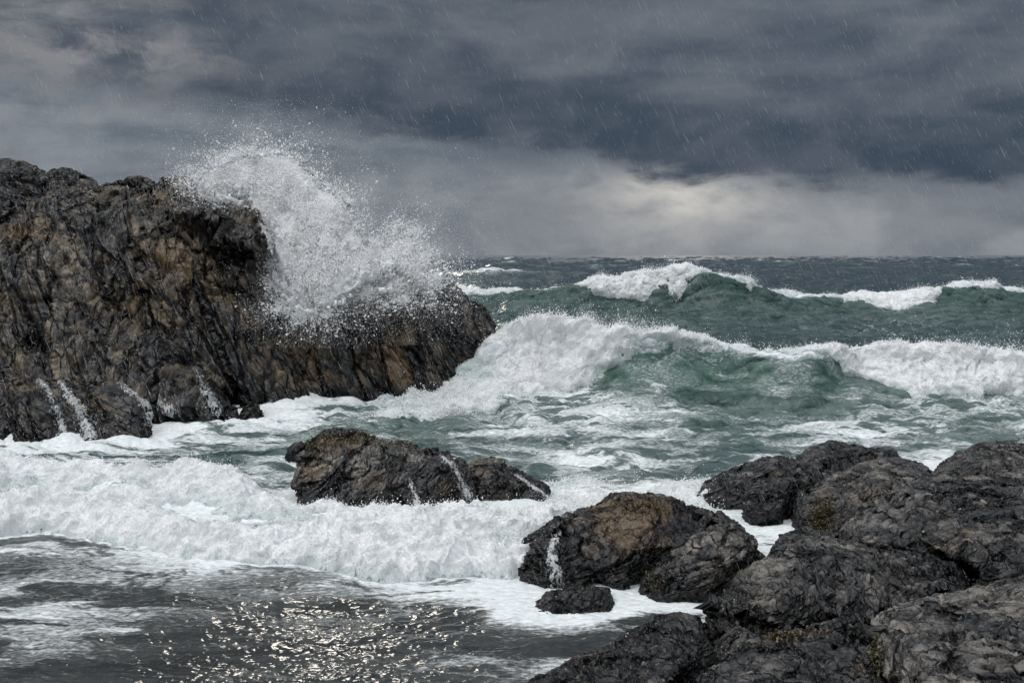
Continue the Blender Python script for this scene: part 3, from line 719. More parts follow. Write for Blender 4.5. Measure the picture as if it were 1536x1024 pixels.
# ------------------------------------------------------------------ sea
def ocean_tile(L, N, peak, rms, wind, spread, seed, chop, small):
    rng = np.random.default_rng(seed)
    k1 = 2 * np.pi * np.fft.fftfreq(N, L / N)
    KX, KY = np.meshgrid(k1, k1, indexing='ij')
    K = np.hypot(KX, KY); K[0, 0] = 1
    cosw = (KX * wind[0] + KY * wind[1]) / K
    P = np.exp(-(peak / K) ** 2 * 1.0) / K ** 4 * (spread + (1 - spread) * cosw ** 2) * np.exp(-(K * small) ** 2)
    P[0, 0] = 0
    H = np.sqrt(P / 2) * (rng.normal(size=(N, N)) + 1j * rng.normal(size=(N, N)))
    h = np.fft.ifft2(H).real
    s = rms / h.std(); H = H * s
    out = np.stack([np.fft.ifft2(H).real, np.fft.ifft2(-1j * KX / K * H).real * chop, np.fft.ifft2(-1j * KY / K * H).real * chop], -1).astype(f4)
    return L, N, out

def tile_at(T, x, y):
    L, N, a = T
    gx = np.mod(x / L, 1) * N; gy = np.mod(y / L, 1) * N
    ix = np.floor(gx).astype(np.int32) % N; iy = np.floor(gy).astype(np.int32) % N
    fx = (gx - np.floor(gx)).astype(f4)[:, None]; fy = (gy - np.floor(gy)).astype(f4)[:, None]
    jx = (ix + 1) % N; jy = (iy + 1) % N
    return a[ix, iy] * (1 - fx) * (1 - fy) + a[jx, iy] * fx * (1 - fy) + a[ix, jy] * (1 - fx) * fy + a[jx, jy] * fx * fy

WD = (-0.25, -0.97)
TA = ocean_tile(41.0, 512, 2 * np.pi / 6.0, 0.13, WD, 0.25, 11, 1.15, 0.05)
TB = ocean_tile(7.3, 512, 2 * np.pi / 0.8, 0.017, WD, 0.45, 12, 1.1, 0.008)
TC = ocean_tile(390.0, 512, 2 * np.pi / 28.0, 0.50, WD, 0.2, 13, 1.2, 0.5)
TE = ocean_tile(3.1, 512, 2 * np.pi / 0.15, 0.0024, WD, 0.5, 15, 1.0, 0.005)
TD = ocean_tile(17.0, 512, 2 * np.pi / 1.7, 0.045, WD, 0.35, 14, 1.25, 0.015)

def I(x, xs, ys):
    return np.interp(x, xs, ys)

MID_P = [400, 560, 640, 710, 765, 850, 930, 990, 1040, 1090, 1180, 1250, 1330, 1420, 1540, 1750, 2100]
MID_H = [0.0, 0.0, 0.15, 0.75, 1.72, 1.68, 1.62, 1.62, 1.50, 1.22, 1.03, 1.04, 1.10, 1.04, 0.96, 0.9, 0.8]
FAR_P = [300, 600, 700, 760, 860, 940, 1010, 1060, 1110, 1180, 1250, 1330, 1390, 1440, 1490, 1536, 1700, 2200]
FAR_H = [0.6, 1.0, 1.35, 1.6, 1.8, 2.2, 2.65, 2.5, 1.85, 1.15, 0.95, 1.05, 1.40, 1.80, 1.6, 1.30, 1.2, 1.1]
def smooth_table(P, Hh, w):
    g = np.arange(P[0], P[-1], 4.0); v = np.interp(g, P, Hh)
    k = np.hanning(w); k /= k.sum()
    return g, np.convolve(np.pad(v, w // 2, mode='edge'), k, 'valid')[:len(g)]
MID_T = smooth_table(MID_P, MID_H, 21); FAR_T = smooth_table(FAR_P, FAR_H, 13)
YM, YF = 25.2, 56.0
def mid_crest(x):
    p = x / YM * F + CX
    return YM + 0.35 * np.sin(p / 95.0) + 0.25 * np.sin(p / 41.0 + 1) - 0.0006 * np.abs(p - 1000), np.interp(p, *MID_T), p
def far_crest(x):
    p = x / YF * F + CX
    return YF + 1.0 * np.sin(p / 120.0 + 2) + 0.5 * np.sin(p / 47.0), np.interp(p, *FAR_T), p

TOE_P = [-400, -100, 0, 150, 300, 400, 480, 560, 700, 800, 900]
TOE_Y = [12.6, 12.35, 12.35, 12.07, 11.50, 11.30, 11.16, 10.80, 10.68, 10.80, 11.4]
def bore(x, y):
    """the broken wave running in across the near water: distance behind its toe, height"""
    p = x / 11.5 * F + CX
    xx = np.stack([x * 0.9, np.zeros_like(x), np.zeros_like(x)], 1)
    toe = np.interp(p, TOE_P, TOE_Y) + 0.30 * fbm(xx * 1.1, 4, 91, 0.6)
    s = y - toe
    hl = 0.20 * sstep(-0.05, 0.5, s) + 0.22 * sstep(0.95, 1.5, s) - 0.30 * sstep(1.9, 3.2, s) - 0.12 * sstep(3.0, 6, s)
    hr = 0.20 * sstep(-0.05, 0.8, s) - 0.20 * sstep(1.2, 2.4, s)
    side = sstep(330, 470, x / np.maximum(y, 1) * F + CX)
    h = hl * (1 - side) + hr * side
    side = 1.0
    end = 1 - sstep(840, 930, x / np.maximum(y, 1) * F + CX)
    return s, h * side * end, p, end

def sea_at(x, y, detail=True):
    """position of the sea surface over the point (x, y)"""
    x = x.astype(f4); y = y.astype(f4)
    cy, hm, pm = mid_crest(x); s = y - cy
    fr = np.where(s < 0, 1 / (1 + (s / 0.95) ** 2) ** 1.15, np.exp(-(s / 3.2) ** 2))
    zm = hm * fr - 0.15 * np.exp(-((s + 4.0) / 2.2) ** 2)
    ym = -0.55 * hm * np.clip(fr, 0, 1) ** 2.2 * np.where(s < 1.5, 1, 0.6)
    cf, hf, pf = far_crest(x); sf = y - cf
    ff = np.where(sf < 0, 1 / (1 + (sf / 2.6) ** 2) ** 1.1, np.exp(-(sf / 7.0) ** 2))
    zf = hf * ff - 0.25 * np.exp(-((sf + 8) / 4.5) ** 2)
    yf = -1.1 * hf * ff ** 2.2 * 0.6
    _, hb, _, _ = bore(x, y)
    z = zm + zf + hb; dx = np.zeros_like(x); dy = ym + yf
    if detail:
        aA = I(y, [6, 10, 12, 15, 20, 23, 30, 60, 300, 900], [0.03, 0.05, 0.10, 0.25, 0.45, 0.75, 0.95, 1.0, 0.6, 0.5]).astype(f4)[:, None]
        aB = I(y, [6, 12, 20, 40, 80], [0.22, 0.34, 1.1, 1.2, 0.0]).astype(f4)[:, None]
        aC = I(y, [48, 75, 400, 2500], [0.0, 1.0, 1.0, 1.0]).astype(f4)[:, None]
        aD = I(y, [6, 11, 14, 20, 60, 200], [0.08, 0.14, 0.5, 0.9, 1.3, 0.7]).astype(f4)[:, None]
        cal = (1 - 0.55 * np.exp(-((s + 1.0) / 1.3) ** 2) - 0.30 * np.exp(-((sf + 2.0) / 3.6) ** 2)).astype(f4)[:, None]
        aA = aA * cal; aD = aD * (0.35 + 0.65 * cal)
        c, sn = math.cos(0.5), math.sin(0.5)
        A = tile_at(TA, x, y) * aA + tile_at(TC, x, y) * aC
        D = tile_at(TD, x * c + y * sn + 3, -x * sn + y * c) * aD
        B = tile_at(TB, x, y) * aB
        nr_ = y < 16
        B[nr_] += tile_at(TE, x[nr_], y[nr_]) * I(y[nr_], [6, 11, 16], [0.85, 0.9, 0.0]).astype(f4)[:, None]
        z = z + A[:, 0] + D[:, 0] + B[:, 0]
        dx = dx + A[:, 1] + B[:, 1] + D[:, 1] * c - D[:, 2] * sn
        dy = dy + A[:, 2] + B[:, 2] + D[:, 1] * sn + D[:, 2] * c
    return np.stack([x + dx, y + dy, z], 1).astype(f4)

# rows of the sheet get farther apart with distance, closer again where the two big waves stand up
rows = [5.6]
while rows[-1] < 6000:
    y = rows[-1]
    d = min(y * y / 5225 * 0.85, 0.0065 * y)
    if 21.0 < y < 27.0: d = 0.034
    if 50 < y < 59: d = 0.10
    if y > 400: d = y * 0.02
    rows.append(y + d)
rows = np.array(rows, f4)
pc = np.concatenate([np.linspace(-1500, -120, 90, endpoint=False), np.arange(-120, 1660, 1.7), np.linspace(1660, 3000, 90)])
tanx = ((pc - CX) / F).astype(f4)
NR, NC = len(rows), len(tanx)
gy = np.repeat(rows, NC); gx = np.tile(tanx, NR) * gy
SEA = sea_at(gx, gy)
print('sea', NR, NC, round(time.time() - T0, 1))

# where rock stands in the water: a coarse plan of the rocks at the waterline, blurred outwards
RX0, RY0, RH = -24.0, 5.0, 0.08
RNX, RNY = 480, 320
occ = np.zeros((RNX, RNY), f4)
for o, v, q in ROCKS.values():
    m = (v[:, 2] > -0.3) & (v[:, 2] < 0.35)
    ix = ((v[m, 0] - RX0) / RH).astype(int); iy = ((v[m, 1] - RY0) / RH).astype(int)
    k = (ix >= 0) & (ix < RNX) & (iy >= 0) & (iy < RNY)
    occ[ix[k], iy[k]] = 1
def blur(a, r):
    for ax in (0, 1):
        c = np.cumsum(np.pad(a, [(r + 1, r) if i == ax else (0, 0) for i in (0, 1)], mode='edge'), axis=ax)
        a = (np.take(c, range(2 * r + 1, c.shape[ax]), ax) - np.take(c, range(0, c.shape[ax] - 2 * r - 1), ax)) / (2 * r + 1)
    return a
near_rock = np.clip(blur(blur(occ, 3), 3) * 3.0, 0, 1); wide_rock = np.clip(blur(blur(occ, 9), 7) * 3.0, 0, 1)
def grid_at(a, x, y):
    ix = ((x - RX0) / RH); iy = ((y - RY0) / RH)
    ok = (ix > 1) & (ix < RNX - 2) & (iy > 1) & (iy < RNY - 2)
    return np.where(ok, a[np.clip(ix.astype(int), 0, RNX - 1), np.clip(iy.astype(int), 0, RNY - 1)], 0)

# foam on the water, 0 to 1
p3 = np.stack([gx, gy, np.zeros_like(gx)], 1).astype(f4)
sel = gy < 60
lowf = np.zeros(len(gx), f4); lowf[sel] = fbm(p3[sel] * np.array([0.30, 0.42, 1], f4), 3, 71)
pyx = gx / gy * F + CX
sB, hB, pB, endB = bore(gx, gy)
cyM, hM, pM = mid_crest(gx); sM = gy - cyM
cyF, hF, pF = far_crest(gx); sF = gy - cyF
foam = I(gy, [6, 8.5, 9.5, 10.6, 12, 15, 16.5, 19, 21, 22.5, 23.6, 24.6, 25.4, 27, 32, 50, 60], [.20, .32, .40, .44, .42, .44, .44, .46, .48, .45, .40, .34, .31, .22, .18, .22, .12]).astype(f4)
foam = foam + 0.27 * lowf * sstep(60, 30, gy)
foam += 0.11 * sstep(650, 250, pyx) * sstep(14.5, 16.5, gy) * sstep(24, 20, gy)
foam += 0.30 * sstep(-0.15, 0.05, sB) * sstep(3.6, 2.2, sB) * endB * sstep(16.8, 16, gy)
foam += 0.12 * sstep(-1.1, 0.0, sB) * sstep(0.1, 0, sB) * endB
ch = sstep(780, 850, pyx) * sstep(1090, 1030, pyx) * sstep(12.6, 13.3, gy) * sstep(16.0, 14.8, gy)
foam += 0.35 * ch
foam += 0.26 * grid_at(near_rock, gx, gy) * sstep(7.6, 9.0, gy) + 0.16 * grid_at(wide_rock, gx, gy) * sstep(8.2, 10.2, gy)
lipM = np.exp(-((sM - 0.15) / 0.35) ** 2) * sstep(600, 660, pM)
foam += 0.55 * lipM * (0.65 + 0.5 * lowf)
foam += 0.25 * sstep(930, 800, pM) * np.exp(-((sM + 0.3) / 1.3) ** 2)
lipF = np.exp(-((sF - 0.3) / 0.7) ** 2)
lf2 = np.zeros(len(gx), f4); s2 = (gy > 40) & (gy < 80); lf2[s2] = fbm(p3[s2] * f4(0.33), 3, 73)
foam += lipF * (0.50 + 0.55 * lf2)
far = gy > 62
foam[far] += np.clip((SEA[far, 2] - 0.95) * 0.9, 0, 0.75) * (0.25 + 0.9 * np.clip(0.35 + fbm(p3[far] * f4(0.035), 2, 77), 0, 1))
green = I(gy, [9, 12, 16, 22, 26, 40, 56, 62, 120], [0.0, 0.15, 0.5, 1.0, 0.9, 0.55, 0.75, 0.3, 0.05]).astype(f4)
near = sstep(17, 11, gy).astype(f4)
iq = (np.arange(NR - 1, dtype=np.int32)[:, None] * NC + np.arange(NC - 1, dtype=np.int32)[None]).ravel()
seaq = np.stack([iq, iq + 1, iq + NC + 1, iq + NC], 1)
sea = link('sea', mesh_from('sea', SEA, seaq, {'foam': foam, 'green': green, 'near': near, 'crest_glow': np.clip(np.exp(-((sM + 0.55) / 0.6) ** 2) * (0.25 + 0.75 * np.exp(-((pM - 990) / 110) ** 2)) * (gy < 28) + 0.15 * np.exp(-((sF + 1.3) / 1.6) ** 2) * (gy > 45) * (gy < 62), 0, 0.8), 'chop': I(gy, [6, 11, 15, 25, 60, 120], [.07, .10, .45, .6, .6, .25])}, True, M_SEA))
tag(sea, 'rough grey green sea with streaks of foam', 'sea', None, 'structure')
print('sea built', round(time.time() - T0, 1))

# ------------------------------------------------------------------ whitewater
def whitewater(name, label, p0, p1, pY, step, y0, y1, dy, maskf, amp, lean, lump, seed, ndrops, dr, dh, group=None, stretch=(1, 1, 1)):
    """a body of broken water: lumpy foam lying on the sea plus the drops it throws up"""
    cols = ((np.arange(p0, p1, step) - CX) / F * pY).astype(f4); rws = np.arange(y0, y1, dy).astype(f4)
    nr, nc = len(rws), len(cols)
    y = np.repeat(rws, nc); x = np.tile(cols, nr)
    M = maskf(x, y)
    base = sea_at(x, y)
    q3 = np.stack([x, y, base[:, 2]], 1) * np.array(stretch, f4)
    rag = fbm(q3 * f4(lump * 0.45), 4, seed + 3, 0.6)
    m = np.clip(M * 1.5 + 0.75 * rag - 0.25, 0, 1.3) * (M > 0.01)
    L1 = billow(q3 * f4(lump), 4, seed); L2 = billow(q3 * f4(lump * 4.3), 3, seed + 5); L0 = fbm(q3 * f4(lump * 0.33), 2, seed + 8)
    rg = np.clip(1 - 2.4 * np.abs(fbm(q3 * f4(lump * 1.3) + 0.35 * np.stack([rag, rag, rag], 1), 3, seed + 30)), 0, 1) ** 2
    T = amp * m * (0.22 + 1.25 * L1 + 0.42 * L2 + 0.55 * L0 + 0.40 * rg * np.clip(0.4 + L0, 0, 1.2)) - 0.03
    n = np.array(lean, f4); n /= np.linalg.norm(n)
    pos = base + n * T[:, None]
    wob = np.stack([fbm(q3 * f4(lump * 1.7) + f4(31 * k), 3, seed + 11 + k) for k in range(3)], 1)
    pos = pos + wob * (0.30 * amp * np.clip(m, 0, 1))[:, None]
    i = (np.arange(nr - 1, dtype=np.int32)[:, None] * nc + np.arange(nc - 1, dtype=np.int32)[None]).ravel()
    q = np.stack([i, i + 1, i + nc + 1, i + nc], 1)
    q = q[(m[q] > 0.06).all(1)]
    used = np.unique(q); mp = np.full(len(pos), -1, np.int32); mp[used] = np.arange(len(used))
    me = mesh_from(name, pos[used], mp[q], {'dens': np.clip(m[used] * 1.1, 0, 1.4)}, True, M_FOAM)
    o = tag(link(name, me), label, 'whitewater', group)
    # thrown drops: most leave from crests and ragged edges
    rng = np.random.default_rng(seed + 100)
    w = np.clip(m, 0, 1) * (0.12 + np.clip(rag + 0.1, 0, 1) ** 2 + np.clip(L1 - 0.22, 0, 1) * 1.5)
    w = w / w.sum()
    pick = rng.choice(len(pos), ndrops, p=w)
    dirs = np.array([0, -0.35, 1.0], f4) + rng.normal(0, 0.45, (ndrops, 3)).astype(f4)
    clump = np.clip(0.25 + 1.6 * fbm(q3[pick] * f4(lump * 0.8), 2, seed + 21), 0.05, 2)
    hh = (rng.exponential(dh, ndrops) * clump).astype(f4)
    dp = pos[pick] + dirs * hh[:, None] + rng.normal(0, 0.02, (ndrops, 3)).astype(f4)
    rr = dr * np.exp(rng.normal(0, 0.5, ndrops)) * (0.5 + 0.5 * np.exp(-hh / dh))
    v, fa = drops(dp.astype(f4), np.minimum(rr, dr * 2.6), dirs, seed)
    d = link('droplets', mesh_from('droplets', v, fa, None, True, M_DROP), o); d['kind'] = 'stuff'
    return o

def m_bore(x, y):
    s, h, p, end = bore(x, y)
    px = x / y * F + CX
    r = sstep(330, 470, px)
    a = sstep(-0.12, 0.20, s) * (sstep(3.0, 2.0, s) * (1 - r) + sstep(3.0, 1.7, s) * r) * end
    xy = np.stack([x, y, 0 * x], 1)
    gap = sstep(0.0, 0.45, fbm(xy * np.array([0.55, 1.2, 1], f4), 3, 61)) * 0.75 * sstep(0.2, 0.8, s)
    gap = np.maximum(gap, 0.7 * np.exp(-((s - 1.15 - 0.25 * np.sin(px / 70.0)) / 0.28) ** 2) * sstep(-0.5, 0.2, fbm(xy * f4(0.8), 2, 62)))
    return a * (1 - gap)
whitewater('shore_break', 'wide white broken wave rolling across the near water in front of the surf rocks', -260, 940, 12.0, 1.5, 10.4, 17.2, 0.016, m_bore,
           0.23, (0, -0.35, 1), 2.1, 201, 34000, 0.0046, 0.06, None, (0.8, 1.3, 1))

def m_chan(x, y):
    px = x / y * F + CX
    xy = np.stack([x, y, 0 * x], 1)
    return sstep(800, 850, px) * sstep(1110, 1060, px) * sstep(12.4, 13.0, y) * sstep(16.0, 14.6, y) * (0.62 + 0.5 * fbm(xy * f4(0.9), 3, 63))
whitewater('surge', 'white water surging between the surf rocks and the orange crested boulder', 780, 1120, 14.0, 1.5, 12.2, 16.2, 0.02, m_chan,
           0.15, (0, -0.35, 1), 2.8, 221, 7000, 0.007, 0.06)

def m_midl(x, y):
    cy, h, p = mid_crest(x); s = y - cy
    low = np.interp(p, [600, 700, 800, 880, 930, 980, 1040], [-3.4, -2.6, -2.0, -1.2, -0.6, -0.18, -0.05])   # how far it has spilled down
    xy = np.stack([x, y, 0 * x], 1)
    j = 0.5 * fbm(xy * f4(1.1), 3, 65)
    a = sstep(low - 0.35, low + 0.25, s + j) * np.where(p < 940, sstep(1.9, 0.6, s + 0.4 * j), sstep(0.9, 0.3, s + 0.3 * j) * 0.8)
    return a * sstep(560, 620, p) * sstep(1080, 1000, p) * np.interp(p, [600, 720, 780], [0.45, 0.6, 1.0])
whitewater('wave_crest', 'white cascade spilling down the green wave beside the headland rock', 560, 1090, YM, 1.5, 21.2, 27.6, 0.028, m_midl,
           0.34, (0.05, -0.75, 0.8), 1.5, 231, 40000, 0.0085, 0.14, 'breaking wave crests', (1.0, 0.55, 0.9))
def m_midr(x, y):
    cy, h, p = mid_crest(x); s = y - cy
    low = np.interp(p, [1000, 1060, 1180, 1240, 1290, 1340, 1400, 1480, 1540, 1700], [-0.05, -0.10, -0.12, -0.40, -1.0, -1.9, -1.5, -1.2, -0.8, -1.0])
    xy = np.stack([x, y, 0 * x], 1)
    j = 0.4 * fbm(xy * f4(1.2), 3, 67)
    return sstep(low - 0.25, low + 0.2, s + j) * sstep(0.9, 0.25, s + 0.3 * j) * sstep(1000, 1060, p) * np.interp(p, [1040, 1200, 1280, 1900], [0.5, 0.55, 1, 1])
whitewater('wave_crest', 'long white crest tumbling over the nearer green wave at the right edge', 1000, 1760, YM, 1.6, 22.4, 26.8, 0.028, m_midr,
           0.27, (0, -0.75, 0.8), 1.7, 251, 24000, 0.0085, 0.11, 'breaking wave crests', (1.0, 0.55, 0.9))
def m_far(pa, lows, back, k):
    def f(x, y):
        cy, h, p = far_crest(x); s = y - cy
        low = np.interp(p, pa, lows)
        xy = np.stack([x, y, 0 * x], 1)
        j = 0.9 * fbm(xy * f4(0.5), 3, k)
        return sstep(low - 0.5, low + 0.4, s + j) * sstep(back + 1.2, back, s + 0.5 * j) * (low < 0) * np.interp(low, [-1.2, -0.5], [1.0, 0.55])
    return f
whitewater('wave_crest', 'white crest breaking on the tallest distant wave near the middle of the horizon', 640, 1200, YF, 1.1, 51.0, 59.5, 0.055,
           m_far([640, 660, 720, 770, 800, 860, 890, 940, 990, 1020, 1050, 1090, 1130, 1190], [0, -1.2, -1.0, -.2, -.15, -.4, -1.5, -2.2, -1.7, -.8, -.3, -.4, -.4, 0], 0.5, 68),
           0.30, (0, -0.7, 0.8), 1.1, 261, 22000, 0.014, 0.13, 'breaking wave crests', (1.3, 0.35, 0.8))
whitewater('wave_crest', 'white crest breaking on the distant wave towards the right edge', 1190, 1800, YF, 1.2, 51.0, 59.5, 0.055,
           m_far([1190, 1230, 1250, 1290, 1330, 1370, 1410, 1430, 1480, 1540, 1800], [0, -.15, -.5, -1.8, -2.1, -1.4, -.3, -.7, -.3, -.2, -.3], 0.5, 69),
           0.26, (0, -0.7, 0.8), 1.1, 271, 16000, 0.013, 0.12, 'breaking wave crests', (1.3, 0.35, 0.8))
print('whitewater', round(time.time() - T0, 1))

# ------------------------------------------------------------------ the burst of spray over the cliff
def spray(name, label, outline, ys, origin, n_core, n_drop, n_mist, seed, group=None, dens0=0.0):
    rng = np.random.default_rng(seed)
    a = np.array(outline, f4)
    x0, x1, y0, y1 = a[:, 0].min() - 110, a[:, 0].max() + 110, a[:, 1].min() - 90, a[:, 1].max() + 60
    gx_ = np.arange(x0, x1, 2.0); gy_ = np.arange(y0, y1, 2.0)
    S_ = poly_sdf(outline, gx_, gy_)
    def sample(n, lo, soft, clump, inner):
        out = []
        got = 0
        while got < n:
            px = rng.uniform(x0, x1 - 4, n * 2); py = rng.uniform(y0, y1 - 4, n * 2)
            d = S_[((px - x0) / 2).astype(int), ((py - y0) / 2).astype(int)]
            dx_, dy_ = px - origin[0], py - origin[1]
            ang = np.arctan2(dx_, -dy_); r = np.hypot(dx_, dy_)
            pol = np.stack([ang * 5.5, r / 70.0, np.full(len(r), seed * 0.7)], 1).astype(f4)
            iso = np.stack([px / 26.0, py / 26.0, np.full(len(r), seed * 1.3)], 1).astype(f4)
            c = fbm(pol, 3, seed) * 0.6 + fbm(iso, 4, seed + 5, 0.6) * 0.6
            e = d + clump * c * 26
            pr = np.where(e > lo, sstep(lo, lo + inner, e), 0) if soft == 0 else np.clip(np.exp((e - lo) / soft), 0, 1)
            k = rng.uniform(size=len(px)) < pr
            out.append(np.stack([px[k], py[k], e[k]], 1)); got += k.sum()
        return np.concatenate(out)[:n]
    def place(s, spread):
        th = 0.25 + 0.75 * np.clip(s[:, 2] / 45, 0, 1)
        Y = ys[0] + (ys[1] - ys[0]) * np.clip((500 - s[:, 1]) / 278.0, 0, 1) + rng.normal(0, 1, len(s)) * spread * th
        return np.stack([(s[:, 0] - CX) / F * Y, Y, CZ - (s[:, 1] - HY) / F * Y], 1).astype(f4)
    # dense heart of the burst
    yb_, yt_ = ys
    L = lobe([tuple(p) for p in outline], yb_, yt_, 0.55, 0.75, 0.7, base=500)
    h = 0.055
    lo = np.array([(x0 - CX) / F * yt_ - 0.5, yb_ - 1.2, CZ - (y1 - HY) / F * yt_ - 0.3]); hi = np.array([(x1 - CX) / F * yt_ + 0.5, yt_ + 1.2, CZ - (y0 - HY) / F * yt_ + 0.3])
    n3 = np.ceil((hi - lo) / h).astype(int)
    G = [(lo[k] + np.arange(n3[k]) * h).astype(f4) for k in range(3)]
    X, Y, Z = np.meshgrid(*G, indexing='ij')
    ppx = X / Y * F + CX; ppy = (CZ - Z) / Y * F + HY
    fl = lobe_field(L, X, Y, Z) - 0.20
    near_ = (fl > -0.6)
    P3 = np.stack([X[near_], Y[near_], Z[near_]], 1)
    ang = np.arctan2(ppx[near_] - origin[0], origin[1] - ppy[near_]); rr_ = np.hypot(ppx[near_] - origin[0], ppy[near_] - origin[1])
    pol = np.stack([ang * 4.0, rr_ / 80.0, Y[near_] * 0.9], 1).astype(f4)
    fl[near_] += 0.55 * fbm(pol, 4, seed + 70) + 0.34 * fbm(P3 * f4(1.5), 4, seed + 71, 0.6)
    fl[0] = fl[-1] = -1; fl[:, 0] = fl[:, -1] = -1; fl[:, :, 0] = fl[:, :, -1] = -1
    v_, q_ = surface_nets(fl, lo, h)
    nn = vnormals(v_, q_)
    px_, py_ = v_[:, 0] / v_[:, 1] * F + CX, (CZ - v_[:, 2]) / v_[:, 1] * F + HY
    dd = S_[np.clip(((px_ - x0) / 2).astype(int), 0, S_.shape[0] - 1), np.clip(((py_ - y0) / 2).astype(int), 0, S_.shape[1] - 1)]
    v_ = v_ + nn * (0.26 * billow(v_ * f4(2.4), 4, seed + 72) + 0.11 * fbm(v_ * f4(7.0), 3, seed + 73) - 0.08)[:, None]
    core = mesh_from(name, v_, q_, {'dens': np.clip(0.16 + dd / 26.0, 0, 1.2)}, True, M_BURST)
    o = tag(link(name, core), label, 'splash', group)
    s = sample(n_core, 0, 0, 1.1, 14)
    pc_ = place(s, 0.32)
    rc = 0.0092 * np.exp(rng.normal(0, 0.55, n_core)) * np.clip(0.45 + s[:, 2] / 60, 0.4, 1.3)
    v, fa = drops(pc_, rc, None, seed)
    vc, fc_ = v, fa
    s = sample(n_drop, 0, 11.0, 1.25, 0)
    pd = place(s, 0.55)
    rd = 0.0075 * np.exp(rng.normal(0, 0.6, n_drop))
    out_dir = np.stack([s[:, 0] - origin[0], 0 * s[:, 0], origin[1] - s[:, 1]], 1)
    out_dir /= np.linalg.norm(out_dir, axis=1, keepdims=True) + 1e-6
    v1, f1 = drops(pd, np.minimum(rd, 0.035), out_dir, seed + 1)
    s = sample(n_mist, -6, 26.0, 1.0, 0)
    pm_ = place(s, 0.8)
    rm = 0.0036 * np.exp(rng.normal(0, 0.45, n_mist))
    v2, f2 = drops(pm_, rm, None, seed + 2)
    d = link('droplets', mesh_from('droplets', np.concatenate([v1, v2, vc]), np.concatenate([f1, f2 + len(v1), fc_ + len(v1) + len(v2)]), None, True, M_DROP), o); d['kind'] = 'stuff'
    return o
spray('splash', 'towering burst of white spray thrown up behind the right end of the cliff',
      [(300, 268), (318, 254), (340, 248), (362, 238), (385, 236), (408, 232), (438, 232), (452, 244), (468, 262), (486, 280), (508, 292), (524, 312), (532, 338), (545, 362), (572, 372), (598, 358),
       (616, 352), (628, 366), (640, 392), (655, 412), (646, 424), (610, 430), (560, 434), (520, 446), (486, 464), (456, 466), (434, 450), (418, 430), (412, 392), (400, 340), (360, 300), (310, 284)],
      (23.5, 27.4), (470, 470), 200000, 90000, 190000, 5)
print('splash', round(time.time() - T0, 1))

# ------------------------------------------------------------------ water running off the rocks
def pixels(v):
    return v[:, 0] / v[:, 1] * F + CX, (CZ - v[:, 2]) / v[:, 1] * F + HY
def rivulet(k, line, width, label, seed, name='rivulet'):
    o, v, q = ROCKS[k]
    px, py = pixels(v)
    P = np.array(line, float)
    best = np.full(len(v), 1e9); along = np.zeros(len(v)); side = np.zeros(len(v)); acc = 0.0
    for (ax, ay), (bx, by) in zip(P[:-1], P[1:]):
        ex, ey = bx - ax, by - ay; Ln = math.hypot(ex, ey)
        tt = np.clip(((px - ax) * ex + (py - ay) * ey) / Ln ** 2, 0, 1)
        d = np.hypot(px - ax - tt * ex, py - ay - tt * ey); m = d < best
        sg = np.sign((px - ax) * ey - (py - ay) * ex)
        best = np.where(m, d, best); along = np.where(m, acc + tt * Ln, along); side = np.where(m, sg * d, side); acc += Ln
    nr = vnormals(v, q)
    cv = np.array([0, 0, CZ], f4) - v
    face = (nr * cv).sum(1) > -0.30 * np.linalg.norm(cv, axis=1)
    tt = along / acc
    st = np.stack([side / 2.0, along / 30.0, np.full(len(v), seed * 1.7)], 1).astype(f4)
    n = 1.3 * fbm(st, 3, seed) + 0.5 * fbm(v.astype(f4) * f4(9), 3, seed + 2)
    w = width * (0.55 + 0.75 * tt)
    dens = 1.05 - best / (w * 0.75) + 0.75 * n - 0.45 * np.clip(1 - tt * 8, 0, 1)
    ok = (dens > -0.7) & face & (best < w * 1.6) & (v[:, 2] > -0.1)
    f = q[ok[q].all(1)]
    if len(f) == 0: print('no faces', label); return
    us = np.unique(f); mp = np.full(len(v), -1, np.int32); mp[us] = np.arange(len(us))
    pos = v[us] + nr[us] * (0.008 + 0.014 * np.clip(dens[us], 0, 1) + 0.004 * n[us])[:, None] + np.array([0, -0.008, 0], f4)
    r = link(name, mesh_from(name, pos.astype(f4), mp[f], {'dens': np.clip(dens[us] * 0.8, 0, 1.0)}, True, M_RUN))
    tag(r, label, 'rivulet', 'white water running off the rocks')
    return r
rivulet(2, [(56, 566), (72, 585), (84, 610), (97, 655)], 12, 'thin forked white rivulet down the middle of the low ledge', 301)
rivulet(2, [(90, 572), (106, 598), (122, 620), (137, 658)], 17, 'widest white rivulet fanning out at the foot of the low ledge', 303)
rivulet(2, [(178, 576), (203, 590), (220, 606), (236, 640)], 14, 'white runnel spilling off the right end of the low ledge', 305)
rivulet(0, [(222, 586), (240, 602), (262, 628)], 13, 'broad white runnel on the cliff foot just right of the ledge', 307)
rivulet(0, [(290, 550), (304, 578), (326, 618)], 11, 'narrow white rivulet down the lowest brown buttress of the cliff', 309)
rivulet(8, [(612, 715), (622, 742), (634, 780)], 8, 'thin white rivulet down the right flank of the large surf rock', 311)
rivulet(8, [(660, 684), (684, 704), (702, 745)], 10, 'white water streaming through the cleft between the two surf rocks', 313)
rivulet(9, [(772, 712), (800, 730), (826, 750)], 6, 'lacy white trickle down the sloping side of the smaller surf rock', 315)
rivulet(10, [(842, 790), (826, 825), (834, 872)], 12, 'foamy white trickle on the left end of the orange crested boulder', 317)

